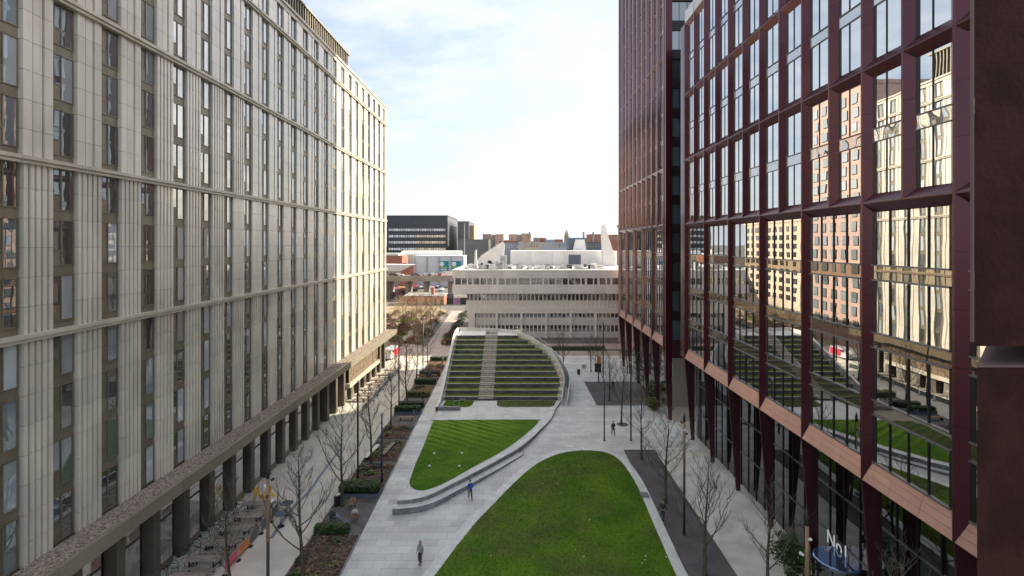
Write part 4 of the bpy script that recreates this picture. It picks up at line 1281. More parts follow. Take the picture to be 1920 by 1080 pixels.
for a in (823.5, 846.5):
    b = P('banner', MB().box(wx(a, Yw), wx(a+18, Yw), Yw-.3, Yw-.05, zy(508, Yw), zy(489.5, Yw)).mesh('banner', M['teal']), w)
    P('banner_emblem', MB().lathe([(.02, -.02), (1.25, -.02), (1.25, .02), (.02, .02)], 14).mesh('banner_emblem', M['whitep']), b, (wx(a+5, Yw), Yw-.36, zy(495, Yw)), rot=(R(90), 0, 0))
    P('banner_stripe', MB().box(wx(a+2, Yw), wx(a+15, Yw), Yw-.36, Yw-.31, zy(502, Yw), zy(500.2, Yw)).mesh('banner_stripe', M['lime']), b)
    P('banner_text', MB().box(wx(a+3, Yw), wx(a+14, Yw), Yw-.36, Yw-.31, zy(506.5, Yw), zy(504, Yw)).mesh('banner_text', M['whitep']), b)
Yr = 280.0
r = root('brick_shed', (wx(735, Yr), Yr+8, 0), 'red brick shed with white roof beside the pale warehouse', 'shed')
P('wall', MB().box(wx(705, Yr), wx(754, Yr), Yr, Yr+15, 0, zy(479, Yr)).mesh('wall', M['redbrick']), r)
P('roof', MB().box(wx(703, Yr), wx(747, Yr), Yr-.5, Yr+15, zy(479, Yr), zy(475, Yr)).mesh('roof', M['warm_roof']), r)
Yq = 255.0
r = root('gabled_shed', (wx(750, Yq), Yq+8, 0), 'low shed with white pitched roof and red brick gable', 'shed')
gp = [(wx(750, Yq), 0), (wx(776, Yq), 0), (wx(776, Yq), zy(497, Yq)), (wx(750, Yq), zy(509, Yq))]
P('gable', MB().exy(gp, Yq, Yq+.6).mesh('gable', M['redbrick']), r)
P('roof', MB().exy([(wx(700, Yq), zy(509, Yq)), (wx(750, Yq), zy(509, Yq)), (wx(772, Yq), zy(497, Yq)), (wx(700, Yq), zy(496, Yq))], Yq+.61, Yq+12).mesh('roof', M['warm_roof']), r)
P('wall', MB().box(wx(700, Yq), wx(750, Yq)-.1, Yq+.7, Yq+11, 0, zy(509.5, Yq)).mesh('wall', M['concrete']), r)

# elevated road
Yo = 215.0
ov = root('elevated_road', (-40, Yo+7, 0), 'concrete elevated road carrying cars in the distance', 'bridge')
zt2 = zy(519, Yo)
P('deck', MB().box(-140, 40, Yo, Yo+14, zt2-1.5, zt2-.02).mesh('deck', M['concrete']), ov)
P('parapet', MB().box(-140, 40, Yo-.25, Yo-.005, zt2-1.9, zt2+.45).mesh('parapet', M['concrete']), ov)
P('road_surface', MB().box(-140, 40, Yo+.4, Yo+13.6, zt2-.015, zt2).mesh('road_surface', M['asphalt2']), ov)
for px in (722, 757, 792, 838): P('support', MB().box(wx(px, Yo), wx(px, Yo)+1.4, Yo+3, Yo+11, 0, zt2-1.5).mesh('support', M['concrete']), ov)

# cars
M['tyre'] = mat('tyre', (0.02, 0.02, 0.02), 0.8)
M['carglass'] = glass('car_glass', (0.02, 0.025, 0.03), 0.25, 0.0)
carcol = {}
def paint(c):
    if c not in carcol: carcol[c] = mat('car_paint_%d' % len(carcol), c, 0.3, 0.2, var=0.02, coat=0.6)
    return carcol[c]
prof = [(-2.05, .35), (-2.1, .62), (-2.0, .88), (-1.25, .95), (-.55, 1.42), (.75, 1.45), (1.45, .98), (2.0, .9), (2.12, .6), (2.05, .35)]
vprof = [(-2.5, .35), (-2.55, .8), (-2.3, 1.15), (-1.75, 1.95), (-1.4, 2.1), (2.4, 2.1), (2.5, 1.9), (2.5, .35)]
def car_meshes(pf, van):
    w = .88 if not van else .98
    mb = MB()
    n = len(pf)
    vs = []
    for y, k in ((-w, 1), (w, 1)):
        for x, z in pf: vs.append((x, y*(1 if z < 1 else .86), z))
    mb.add(vs, [tuple(range(n-1, -1, -1)), tuple(range(n, 2*n))]+[(i, (i+1) % n, n+(i+1) % n, n+i) for i in range(n)])
    g = MB()
    if van: g.exx([(0, 0)]*3, 0, 0) if False else None
    for s in (-1, 1):
        if van: g.add([(-1.75, s*(.9*w+.02), 1.25), (-.8, s*(.9*w+.02), 1.25), (-.8, s*(.86*w+.03), 1.9), (-1.5, s*(.86*w+.03), 1.9)], [(0, 1, 2, 3)])
        else: g.add([(-1.05, s*(w*.9+.035), 1.0), (1.2, s*(w*.9+.035), 1.0), (.7, s*(w*.86+.02), 1.38), (-.5, s*(w*.86+.02), 1.38)], [(0, 1, 2, 3)])
    if van: g.add([(-2.27, -.75, 1.22), (-2.27, .75, 1.22), (-1.80, .7, 1.9), (-1.80, -.7, 1.9)], [(0, 1, 2, 3)])
    else:
        g.add([(-1.23, -.7, .99), (-1.23, .7, .99), (-.62, .64, 1.40), (-.62, -.64, 1.40)], [(0, 1, 2, 3)])
        g.add([(1.46, -.7, 1.01), (1.46, .7, 1.01), (.84, .64, 1.42), (.84, -.64, 1.42)], [(0, 1, 2, 3)])
    wh = MB()
    vs, fs = [], []
    for s in (-.1, .1):
        for k in range(14):
            a = k*math.pi/7; vs.append((.32*math.cos(a), s, .32*math.sin(a)))
    fs = [tuple(range(13, -1, -1)), tuple(range(14, 28))]+[(k, (k+1) % 14, 14+(k+1) % 14, 14+k) for k in range(14)]
    wh.add(vs, fs)
    return mb, g, wh
cm = {v: car_meshes(vprof if v else prof, v) for v in (0, 1)}
lamp_mesh = MB().box(-.05, .05, -.16, .16, -.07, .07)
def car(loc, rz, c, label, cat='car', van=0, group='cars on the elevated road', stripe=None):
    b, g, wh = cm[van]
    r = root('van' if van else 'car', loc, label, cat, group, rz)
    P('body', b.mesh('body', paint(c)), r, local=True)
    P('windows', g.mesh('windows', M['carglass']), r, local=True)
    wm = wh.mesh('wheel', M['tyre'])
    for sx in (-1.3, 1.3):
        for sy in (-.82, .82): P('wheel', wm, r, (sx, sy, .32), local=True)
    lm_ = lamp_mesh.mesh('headlight', M['whitep'])
    for sy in (-.6, .6): P('headlight', lm_, r, (-2.08 if not van else -2.55, sy, .68), local=True)
    return r
cars = [(738, (.06, .06, .07), 'dark car furthest left on the elevated road', 0), (748, (.7, .7, .7), 'small white car on the elevated road near the left block', 0),
        (779, (.10, .11, .13), 'dark grey car on the elevated road, bonnet to the warehouse', 0), (800, (.55, .56, .58), 'silver car in the middle of the elevated road', 0), (811, (.72, .72, .72), 'white car close behind the silver one on the elevated road', 0),
        (829, (.55, .05, .06), 'red car on the elevated road below the banner', 0), (839, (.74, .74, .72), 'white van on the elevated road beside the white block', 1)]
for px, c, lb, vn in cars:
    car((wx(px, Yo+3.5), Yo+3.5, zt2), 0 if px % 2 else math.pi, c, lb, 'van' if vn else 'car', vn)
# car park below the elevated road
for i, (px, py, c, lb) in enumerate(((768, 540, (.6,.6,.6), 'silver parked car left of the brick building'), (779, 537, (.05,.05,.06), 'black parked car under the elevated road'), (790, 541, (.7,.7,.68), 'white parked car under the elevated road'),
        (801, 536, (.3,.31,.33), 'grey parked car under the elevated road'), (810, 542, (.5,.5,.5), 'pale grey parked car above the brick building'), (822, 540, (.08,.09,.12), 'dark blue parked car beside the white block'), (736, 543, (.05,.05,.055), 'black parked car near the flower stalls'), (828, 545, (.72,.72,.72), 'white parked car nearest the white block'))):
    X, Yc = G(px, py); car((X, Yc, 0), 1.57+rnd.uniform(-.2, .2), c, lb, 'car', 0, 'cars parked beyond the brick building')
vb = car((*G(733, 671), 0), 1.45, (.62, .64, .68), 'white delivery van with red side parked by the apartment block', 'van', 1, None)
M['redp'] = mat('red_panel', (0.65, 0.04, 0.06), 0.4, var=.03)
P('side_panel', MB().box(-.7, 2.3, -.97, -.955, .5, 1.9).mesh('side_panel', M['redp']), vb, local=True)
P('side_panel', MB().box(-.7, 2.3, .955, .97, .5, 1.9).mesh('side_panel', M['redp']), vb, local=True)
P('rear_panel', MB().box(2.51, 2.53, -.8, .8, .45, 1.85).mesh('rear_panel', M['redp']), vb, local=True)

# skyline right of the dark office
sk = [('tan_block', 905, 921, 439.5, 520, M['tanbrick'], 'tan brick block on the skyline nearest the dark office'),
      ('glazed_block', 921, 928, 441, 525, M['paleblue'], 'narrow pale blue block between two tan blocks on the skyline'),
      ('tan_block', 928, 944, 440, 522, M['tanbrick'], 'tan block with red base left of the white slanting fin'),
      ('tan_block', 954, 970, 440, 540, M['tanbrick'], 'tan brick block above the white plant house'),
      ('glazed_block', 970, 978, 441, 545, M['paleblue'], 'narrow pale blue block above the white plant house'),
      ('tan_block', 978, 996, 438.5, 540, M['tanbrick'], 'tan brick block with dark rooftop box on the skyline'),
      ('red_block', 936, 1020, 453, 470, M['redbrick'], 'long low red brick roofline behind the pale blue hall'),
      ('red_block', 1014, 1024, 447, 480, M['redbrick'], 'small red block on the skyline left of the spire'),
      ('blue_hall', 937, 975, 456, 400, M['paleblue'], 'pale blue hall left of the cream house'),
      ('white_house', 972, 984, 454, 380, M['warehouse'], 'small white gable house beside the cream house'),
      ('cream_house', 984, 1011, 454, 370, M['cream'], 'cream house with dark windows behind the plant house'),
      ('blue_hall', 1011, 1066, 455, 400, M['paleblue'], 'wide pale blue hall below the spire'),
      ('slate_hall', 1100, 1131, 455, 300, M['bluegrey'], 'dark slate roofed hall left of the tall white fin'),
      ('brick_mill', 1107, 1132, 440, 430, M['redbrick'], 'red brick mill left of the tall white fin'),
      ('brick_mill', 1144, 1175, 441, 430, M['redbrick'], 'brick mill seen right of the tall white fin')]
for nm, a, b, t, Yk, mm_, lb in sk: 
    rb_ = block(nm, a, b, t, Yk, 25, mm_, lb, base=0.0)
    for c in range(int((b-a)/5)):
        for q in range(2):
            px = a+2+c*5
            P('window', MB().box(wx(px, Yk), wx(px+1.6, Yk), Yk-.25, Yk-.02, zy(t+4.6+q*4, Yk), zy(t+2.4+q*4, Yk)).mesh('window', M['glass_far']), rb_)
sp = root('church_spire', (wx(1063, 600), 600, 0), 'grey church spire on the skyline', 'spire')
P('tower', MB().box(wx(1058.5, 600), wx(1067.5, 600), 600, 606, 0, zy(445, 600)).mesh('tower', M['concrete']), sp)
P('spire', MB().lathe([(3.0, zy(445, 600)), (2.4, zy(438, 600)), (1.2, zy(434, 600)), (.2, zy(431, 600))], 8, wx(1063, 600), 603).mesh('spire', M['concrete']), sp)
rs = random.Random(11)
for i in range(14):
    px = 890+i*19+rs.uniform(-4, 4); Yk = rs.uniform(650, 1100); hpx = rs.uniform(446, 453)
    block('distant_block', px, px+rs.uniform(10, 22), hpx, Yk, 40, (M['tanbrick'], M['concrete'], M['paleblue'], M['redbrick'], M['darkclad2'])[i % 5],
          '%s distant block on the skyline, %s from the dark office' % (('tan', 'concrete', 'pale blue', 'red', 'grey')[i % 5], ('nearest', 'second', 'third', 'fourth', 'fifth', 'sixth', 'seventh', 'eighth', 'ninth', 'tenth', 'eleventh', 'twelfth', 'thirteenth', 'furthest')[i]))['group'] = 'distant blocks on the skyline'
for px in (993, 1094, 1112):
    c_ = root('chimney', (wx(px, 430), 430, 0), 'slim pale flue on the skyline above %s' % {993: 'the tan block', 1094: 'the slate roof house', 1112: 'the brick mill'}[px], 'chimney')
    P('flue', MB().tube([(wx(px, 430), 429, 0), (wx(px, 430), 429, zy(435, 430))], .8, 8).mesh('flue', M['concrete']), c_)

# small brick building at the park edge
Yk = 194.0
bb = root('brick_building', (wx(795, Yk), Yk+5, 0), 'single storey red brick building with grey roof beyond the park', 'building')
P('wall', MB().box(wx(758, Yk), wx(832, Yk), Yk, Yk+9, 0, zy(556, Yk)).mesh('wall', M['redbrick']), bb)
P('roof', MB().exx([(Yk-.3, zy(556, Yk)), (Yk+9.3, zy(556, Yk)), (Yk+9.3, zy(556, Yk)+.7), (Yk-.3, zy(556, Yk)+.35)], wx(757, Yk), wx(833, Yk)).mesh('roof', M['roof']), bb)
P('chimney', MB().box(wx(806, Yk), wx(811, Yk), Yk+3, Yk+4.5, zy(556, Yk), zy(540, Yk)).mesh('chimney', M['redbrick']), bb)
for px in (763, 778, 796, 815, 826): P('door', MB().box(wx(px, Yk), wx(px+4, Yk), Yk-.1, Yk-.01, 0, 2.2).mesh('door', M['darkclad']), bb)
Yc = 205
ct = root('shipping_container', (wx(838, Yc), Yc+1.5, 0), 'grey steel container beside the brick building', 'container')
P('box', MB().box(wx(833, Yc), wx(850, Yc), Yc, Yc+2.5, 0, 3.2).mesh('box', M['darkclad2']), ct)
P('door', MB().box(wx(842, Yc), wx(849, Yc), Yc-.08, Yc-.01, .1, 2.8).mesh('door', M['bluegrey']), ct)
# market stalls and hoarding by the car park
for px, py, c, lb in ((740, 551, (.55, .05, .06), 'red topped market stall'), (755, 549, (.45, .30, .08), 'ochre topped market stall'), (775, 546, (.5, .05, .05), 'stall with red awning beside the parked cars')):
    X, Yq2 = G(px, py)
    st_ = root('market_stall', (X, Yq2, 0), lb+' below the elevated road', 'stall')
    P('counter', MB().box(X-2, X+2, Yq2, Yq2+2, 0, 1.0).mesh('counter', M['darkclad']), st_)
    P('awning', MB().exx([(Yq2-.4, 2.4), (Yq2+1.2, 3.0), (Yq2+2.6, 2.4)], X-2.4, X+2.4).mesh('awning', paint(c)), st_)
    mbq = MB()
    for a in (-2.2, 2.2):
        for b in (0, 2.2): mbq.box(X+a-.05, X+a+.05, Yq2+b-.05, Yq2+b+.05, 0, 2.45)
    P('post', mbq.mesh('post', M['post']), st_)
X, Yh = G(735, 557)
hd = root('hoarding', (wx(750, Yh), Yh, 0), 'long purple and pink painted hoarding beyond the park', 'hoarding')
M['purple'] = mat('mural_purple', (0.30, 0.14, 0.38), 0.6, col2=(0.55, 0.30, 0.36), scale=0.5, lo=.4, hi=.6)
for i in range(12):
    a = 724+i*9.5
    P('board', MB().box(wx(a, Yh)+.03, wx(a+9.5, Yh)-.03, Yh, Yh+.12, 0, 2.3).mesh('board', M['purple'] if i % 3 else M['darkclad']), hd)
for i, (px, py, lb) in enumerate(((862, 571, 'purple flowering hoarding beside the white block'),)):
    X, Yq2 = G(px, py)
    h2 = root('hoarding', (X, Yq2, 0), 'purple painted fence next to the white office block', 'hoarding')
    for c in range(4): P('board', MB().box(X-5+c*2.6, X-2.45+c*2.6, Yq2, Yq2+.15, 0, 2.6).mesh('board', M['purple'] if c % 2 else M['darkclad']), h2)
# ---------------------------------------------------------------- vegetation
def leaf_mass(n, fn, size, seed=1, flat=.5):
    q = random.Random(seed); mb = MB()
    for _ in range(n):
        x, y, z = fn(q)
        s = size*q.uniform(.6, 1.4)
        a, b = q.uniform(0, 6.28), q.uniform(-1, 1)*flat+.4
        u = Vector((math.cos(a), math.sin(a), 0)); w = Vector((-math.sin(a)*math.cos(b), math.cos(a)*math.cos(b), math.sin(b)))
        c = Vector((x, y, z))
        mb.add([c-u*s*.5, c+w*s*.6-u*s*.15, c+u*s*.5, c-w*s*.5], [(0, 1, 2, 3)])
    return mb

def hedge(name, x0, x1, y0, y1, z0, z1, label, m='leaf', n=1600, group=None, flowers=None):
    cx, cy = (x0+x1)/2, (y0+y1)/2
    r = root(name, (cx, cy, z0), label, 'hedge', group)
    def fn(q):
        f = q.randrange(3); x, y, z = q.uniform(x0, x1), q.uniform(y0, y1), q.uniform(z0+.05, z1)
        if f == 0: z = z1+q.gauss(0, .05)
        elif f == 1: y = (y0 if q.random() < .6 else y1)+q.gauss(0, .05)
        else: x = q.choice((x0, x1))+q.gauss(0, .05)
        return x, y, z
    P('foliage', leaf_mass(n, fn, .13, sum(map(ord, label)) % 999).mesh('foliage', M[m]), r)
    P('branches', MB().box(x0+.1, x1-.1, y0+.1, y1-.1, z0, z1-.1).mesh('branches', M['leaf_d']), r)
    if flowers: P('flower', leaf_mass(80, lambda q: (q.uniform(x0, x1), q.uniform(y0, y1), z1+q.uniform(0, .15)), .12, 5).mesh('flower', flowers), r)
    return r

def bed(y0, y1, m, label, edge_m=None, h=.18):
    pg = [(PL(y0)+.06, y0), (EL(y0)-.05, y0), (EL(y1)-.05, y1), (PL(y1)+.06, y1)]
    r = root('planting_bed', ((PL(y0)+EL(y0))/2, (y0+y1)/2, 0), label, 'planting bed')
    # lumpy soil
    nx, ny = 14, max(4, int((y1-y0)*3))
    vs, fs = [], []
    q = random.Random(int(y0*10))
    for j in range(ny+1):
        y = y0+(y1-y0)*j/ny
        for i in range(nx+1):
            t = i/nx; x = PL(y)+.1+(EL(y)-.12-PL(y)-.1)*t
            e = min(1, 5*min(t, 1-t), 5*min(j/ny, 1-j/ny))
            vs.append((x, y, .04+h*.6*e+q.uniform(-.03, .08)*e))
    for j in range(ny):
        for i in range(nx): fs.append((j*(nx+1)+i, j*(nx+1)+i+1, (j+1)*(nx+1)+i+1, (j+1)*(nx+1)+i))
    mb = MB(); mb.add(vs, fs)
    P('soil', mb.mesh('soil', m, True), r)
    mb = MB()
    for a, b in ((pg[0], pg[3]), (pg[1], pg[2])):
        mb.prism([(a[0]-.05, a[1]), (a[0]+.05, a[1]), (b[0]+.05, b[1]), (b[0]-.05, b[1])], 0, .10)
    P('edging', mb.mesh('edging', edge_m or M['wallstone']), r)
    # fallen leaves and bark chips
    mb = leaf_mass(int(260*(y1-y0)/5), lambda q: (lambda yy: (q.uniform(PL(yy)+.2, EL(yy)-.2), yy, .1+h*.6+q.uniform(-.03, .06)))(q.uniform(y0+.2, y1-.2)), .11, int(y0), .2)
    P('leaf_litter', mb.mesh('leaf_litter', M['leaf_b']), r, kind='stuff')
    return r
bed(34, 40.7, M['soil'], 'bark covered planting bed nearest the camera')
bed(48.2, 53.8, M['soil'], 'bark covered planting bed behind the clipped hedge and wooden chair')
bed(54.6, 60.2, M['soil'], 'planting bed with a pale bench beside the blue lamp post')
bed(60.8, 65.4, M['soil'], 'planting bed around the fourth tree of the promenade')
bed(78.6, 83.6, M['soil_r'], 'planting bed of yellow green grasses before the far hedge')
bed(90.5, 101.5, M['soil_r'], 'reddish planting bed at the far end of the promenade')
def patio(y0, y1, label):
    sheet('patio', [(PL(y0), y0), (EL(y0)-.02, y0), (EL(y1)-.02, y1), (PL(y1), y1)], 0.004, M['asphalt2'], label=label)
patio(40.7, 48.2, 'dark gravel patio with two seated people')
patio(53.8, 54.6, 'gravel strip between two planting beds')
patio(60.2, 60.8, 'narrow gravel strip with timber edge')
patio(65.4, 78.6, 'dark gravel patio with benches between hedges')
patio(83.6, 90.5, 'gravel patio with timber benches at the far end')
hz_ = lambda y: (PL(y)+.15, EL(y)-.25)
def hed(y0, y1, z0, z1, label, m='leaf', x0=0, x1=0, n=1500, fl=None):
    a, b = hz_((y0+y1)/2); return hedge('clipped_hedge', a+x0, b-x1, y0, y1, z0, z1, label, m, n, None, fl)
def boxbase(y0, y1, z1, label):
    a, b = hz_((y0+y1)/2)
    r = root('planter_box', ((a+b)/2, (y0+y1)/2, 0), label, 'planter')
    P('box', MB().box(a-.1, b+.15, y0, y1, 0, z1).mesh('box', M['bluegrey']), r)
    P('rim', MB().box(a-.13, b+.18, y0-.03, y1+.03, z1, z1+.05).mesh('rim', M['mullion']), r)
boxbase(46.6, 48.1, .45, 'dark blue planter box under the hedge behind the wooden chair')
hed(46.75, 48.0, .5, 1.05, 'clipped green hedge in a dark blue planter behind the wooden chair')
hed(40.75, 41.4, 0, .6, 'low clipped hedge in front of the two seated people', x1=.9)
boxbase(69.6, 70.6, .4, 'dark blue planter box beside the white chair')
hed(69.7, 70.5, .45, .95, 'clipped hedge in the planter beside the white chair')
hed(72.2, 73.2, 0, .8, 'clipped hedge just beyond the white chair', 'leaf_d', n=1200, fl=None)
hed(77.3, 78.4, 0, .8, 'pale green hedge by the standing figure in black', 'leaf_y', n=1200)
hed(84.2, 85.2, 0, .85, 'clipped hedge in front of the timber benches', 'leaf_d', n=1200)
hed(89.2, 90.3, 0, .9, 'clipped hedge behind the timber benches', 'leaf_d', n=1200)
hed(101.0, 102.2, 0, .8, 'far hedge with white flowers at the end of the planting', 'leaf_d', n=900, fl=M['whitep'])

# low plants in the beds
lowm = {}
for nm, m, r_, h_ in (('a', 'leaf_y', .42, .35), ('b', 'leaf', .36, .3), ('c', 'leaf_d', .5, .45), ('d', 'leaf_b', .45, .35)):
    lowm[nm] = leaf_mass(110, lambda q, r_=r_, h_=h_: (lambda a, rr: (rr*math.cos(a), rr*math.sin(a), h_*q.random()*(1-.5*rr/r_)))(q.uniform(0, 6.28), r_*math.sqrt(q.random())), .14, ord(nm)).mesh('foliage', M[m])
lbl = {'a': 'yellow green leafy clump growing in the bark planting beds', 'b': 'small green clump growing in the bark planting beds', 'c': 'dark green clump growing in the bark planting beds', 'd': 'dry brown clump growing in the bark planting beds'}
for y0, y1, n, bl_ in ((35, 40.5, 9, 'in the bed nearest the camera'), (48.5, 53.5, 10, 'in the bed behind the hedge planter'), (55, 60, 12, 'in the bed with the pale bench'), (61, 65.2, 9, 'in the bed around the fourth tree'), (79, 83, 8, 'in the bed before the far hedge'), (91, 101, 12, 'in the reddish far bed')):
    for i in range(n):
        yy = rnd.uniform(y0, y1); k = rnd.choice('aabbcd')
        r = root('low_plant', (rnd.uniform(PL(yy)+.5, EL(yy)-.5), yy, .12), lbl[k].split(' growing')[0]+' growing '+bl_, 'plant', 'low plants '+bl_+': '+{'a': 'yellow green', 'b': 'green', 'c': 'dark', 'd': 'dry'}[k], rnd.uniform(0, 6), rnd.uniform(.7, 1.25))
        P('foliage', lowm[k], r, local=True)

# bare street trees
def tree_meshes(seed, h, spread=1.0, first=2.3, thick=.15, nb=20, twigm='twig', weep=0):
    q = random.Random(seed)
    tr, br = MB(), MB()
    top = h*.93
    pts = []
    wob = (q.uniform(-.15, .15), q.uniform(-.15, .15))
    def axis(z):
        t = z/h
        return Vector((wob[0]*math.sin(t*5+seed)+.12*math.sin(seed+t*9)*t, wob[1]*math.sin(t*4+seed*2), z))
    zs = [0, .15, .6, 1.5, 2.5, 3.5, 4.6, 5.7, 6.8, 7.9, 9, 10, 11, 12]
    zs = [z for z in zs if z < top]+[top]
    rr = [thick*(1.5 if z == 0 else 1.15 if z < .3 else 1.0)*(1-.86*(z/top)**1.1) for z in zs]
    tr.tube([axis(z) for z in zs], rr, 8)
    z = first; az = q.uniform(0, 6)
    n = 0
    while z < top-.15:
        az += 2.4+q.uniform(-.5, .5)
        t = (z-first)/(top-first)
        L = spread*h*(.30*(1-t)**.8+.07)*q.uniform(.65, 1.25)
        el = R(q.uniform(22, 42)+t*18)
        d = Vector((math.cos(az)*math.cos(el), math.sin(az)*math.cos(el), math.sin(el)))
        p = axis(z); r0 = max(.012, thick*.42*(1-.75*t)*q.uniform(.7, 1.1))
        path, rads = [p.copy()], [r0]
        side = Vector((-math.sin(az), math.cos(az), 0))
        for k in range(5):
            d = (d+Vector((0, 0, .12))+side*q.uniform(-.22, .22)+Vector((q.uniform(-.1, .1), q.uniform(-.1, .1), q.uniform(-.1, .12)))).normalized()
            p = p+d*L/5; path.append(p.copy()); rads.append(max(.007, r0*(1-.17*(k+1))))
            for s in range(q.choice((1, 2, 2)) if k else q.choice((0, 1))):
                sg = q.choice((-1, 1))
                dd = (d*.75+side*sg*q.uniform(.35, .9)+Vector((0, 0, q.uniform(.05, .6)))).normalized()
                l2 = L*q.uniform(.18, .42)
                pp = [p.copy()]; e = dd
                for j in range(3):
                    e = (e+Vector((q.uniform(-.2, .2), q.uniform(-.2, .2), .12-weep))).normalized(); pp.append(pp[-1]+e*l2/3)
                br.tube(pp, [r0*.42, r0*.33, r0*.24, .008], 3, cap=False)
                for j in range(2):
                    a = pp[1+j]; f = (e+Vector((q.uniform(-.7, .7), q.uniform(-.7, .7), q.uniform(0, .6)))).normalized()
                    br.tube([a, a+f*l2*.4, a+f*l2*.7+Vector((0, 0, .06))], [r0*.22+.003, .009, .007], 3, cap=False)
        br.tube(path, rads, 5, cap=False)
        z += (top-first)/nb*q.uniform(.7, 1.3)
    return tr.mesh('trunk', M['bark'], True), br.mesh('crown', M[twigm], True)
TV = [tree_meshes(s, 9.0, sp, f, th, nb) for s, sp, f, th, nb in ((1, .95, 2.4, .13, 17), (2, 1.0, 2.0, .14, 20), (3, .85, 2.6, .125, 15), (4, 1.15, 1.7, .135, 18))]
TB = [tree_meshes(20+s, 8.0, 1.7, 1.2, .13, 26, 'twig_sunlit') for s in range(3)]
TM = tree_meshes(31, 7.5, 1.35, .9, .11, 24)
def tree(X, Y, v, sc, rz, label, group=None, name='bare_tree'):
    r = root(name, (X, Y, 0), label, 'tree', group, rz, sc)
    P('trunk', v[0], r, local=True); P('crown', v[1], r, local=True)
    return r
trees = [(429, 1092, TM, .95, 'bare multi branched tree beside the cafe tables at the left'),
         (563, 1090, TV[1], 1.05, 'bare tree nearest the camera along the promenade'),
         (641, 950, TV[3], 1.02, 'bare tree beside the patio with seated people'),
         (694, 868, TV[0], 1.0, 'bare tree at the gravel strip beside the pale bench'),
         (733, 807, TV[2], 1.0, 'mossy bare tree in the fourth planting bed'),
         (762, 757, TV[1], .98, 'bare tree by the hedge and the standing figure in black'),
         (782, 716, TV[0], .95, 'bare tree left of the timber benches'),
         (802, 682, TV[3], .9, 'bare tree at the end of the far planting bed'),
         (763, 694, TV[2], .8, 'small bare tree on the far promenade near the street'),
         (742, 700, TV[1], .8, 'thin bare tree beside the far cafe tables'),
         (1167, 796, TV[0], .98, 'bare tree in a round grate by the man in navy'),
         (1203, 861, TV[2], .95, 'bare tree at the head of the dark gravel strip'),
         (1250, 944, TV[3], .98, 'bare tree beside the man walking on the gravel strip'),
         (1325, 1077, TV[1], .95, 'bare tree at the near end of the gravel strip'),
         (1442, 1140, TV[0], .98, 'bare tree on the beige walk in front of the lobby glass'),
         (1121, 718, TV[3], .85, 'bare tree by the dark kiosk beyond the plaza'),
         (1142, 752, TV[1], .82, 'bare tree on the second gravel strip'),
         (1108, 697, TV[2], .85, 'bare tree standing left of the dark kiosk'),
         (1056, 697, TV[0], .9, 'bare tree behind the curved ramp wall'),
         (1046, 690, TV[2], .8, 'slim bare tree closest to the top of the mound'),
         (1175, 700, TV[1], .8, 'bare tree in front of the tower columns'),
         (1690, 1300, TV[2], .92, 'bare tree whose crown shows at the foot of the office glass')]
for i, (px, py, v, sc, lb) in enumerate(trees):
    X, Yt = G(px, py); tree(X, Yt, v, sc, i*1.3, lb)
X, Yt = G(1167, 796); P('tree_grate', MB().lathe([(.2, .004), (.75, .004), (.78, .02), (.2, .02)], 20, X, Yt).mesh('tree_grate', M['asphalt2']), bpy.data.objects['bare_tree.010'])

# the park beyond the street
park = [(-75, 116.1), (-24.3, 116.1), G(846, 584), (-32, 192), (-110, 192)]
M['parkground'] = mat('park_ground', (0.25, 0.21, 0.11), 0.95, col2=(0.38, 0.28, 0.19), scale=0.12, lo=.38, hi=.6, detail=9)
sheet('park_ground', park, 0.0, M['parkground'], label='mixed brown planting ground of the park')
def ribbon(pts, w, z, m, label):
    c = smooth([G(*p) for p in pts], 5); sheet('path', offset(c, w)+offset(c, -w)[::-1], z, m, label=label)
ribbon(((722, 641), (748, 636), (768, 624), (787, 617), (778, 609), (762, 604)), 1.3, .006, M['street_pink'], 'curving pale path through the park')
ribbon(((748, 632), (757, 640), (772, 647), (800, 651)), 1.1, .010, M['street_pink'], 'second pale path through the park')
ribbon(((724, 610), (757, 603), (790, 596), (815, 588)), .9, .014, M['street_pink'], 'far pale path through the park')
for i, (pts, lb) in enumerate(((((732, 628), (745, 622), (764, 622), (762, 629), (740, 632)), 'small sunlit grass oval inside the curving path'), (((745, 600), (772, 594), (785, 597), (770, 604), (748, 605)), 'sunlit strip of grass in the middle of the park'), (((726, 637), (745, 633), (750, 637), (735, 641)), 'bright grass patch beside the apartment block corner'))):
    sheet('grass_patch', smooth([G(*p) for p in pts], 3, True), .018, M['grass_t'], label=lb)
shr = [leaf_mass(420, lambda q: (lambda a, b, r_: (r_*math.cos(a)*math.cos(b)*1.3, r_*math.sin(a)*math.cos(b)*1.1, .1+r_*abs(math.sin(b))*.9))(q.uniform(0, 6.28), q.uniform(0, 1.5), q.uniform(.75, 1.05)), .22, 40+i).mesh('foliage', M[m]) for i, m in enumerate(('leaf_b', 'leaf', 'leaf_y', 'soil_r'))]
qs = random.Random(5)
stem = MB().tube([(0, 0, 0), (.05, 0, .6)], [.05, .03], 5).mesh('stem', M['bark'])
nm = {0: 'dry brown shrub in the park', 1: 'green shrub in the park', 2: 'yellow green shrub in the park', 3: 'reddish dogwood shrub in the park'}
for i in range(64):
    px, py = qs.uniform(722, 835), qs.uniform(586, 648)
    if px > 905-(py-540)*.95: continue
    X, Yt = G(px, py); k = qs.choice((0, 0, 1, 2, 3, 3))
    r = root('shrub', (X, Yt, 0), nm[k]+(' beside the apartment block corner' if px < 750 else ' near the pale path' if px > 790 else ' in its middle')+(', far side' if py < 612 else ', street side'), 'shrub', 'park shrubs: %d %d %d' % (k, px < 750, py < 612)+('r' if px > 790 else ''), qs.uniform(0, 6), qs.uniform(.6, 1.5))
    P('foliage', shr[k], r, local=True); P('stem', stem, r, local=True)
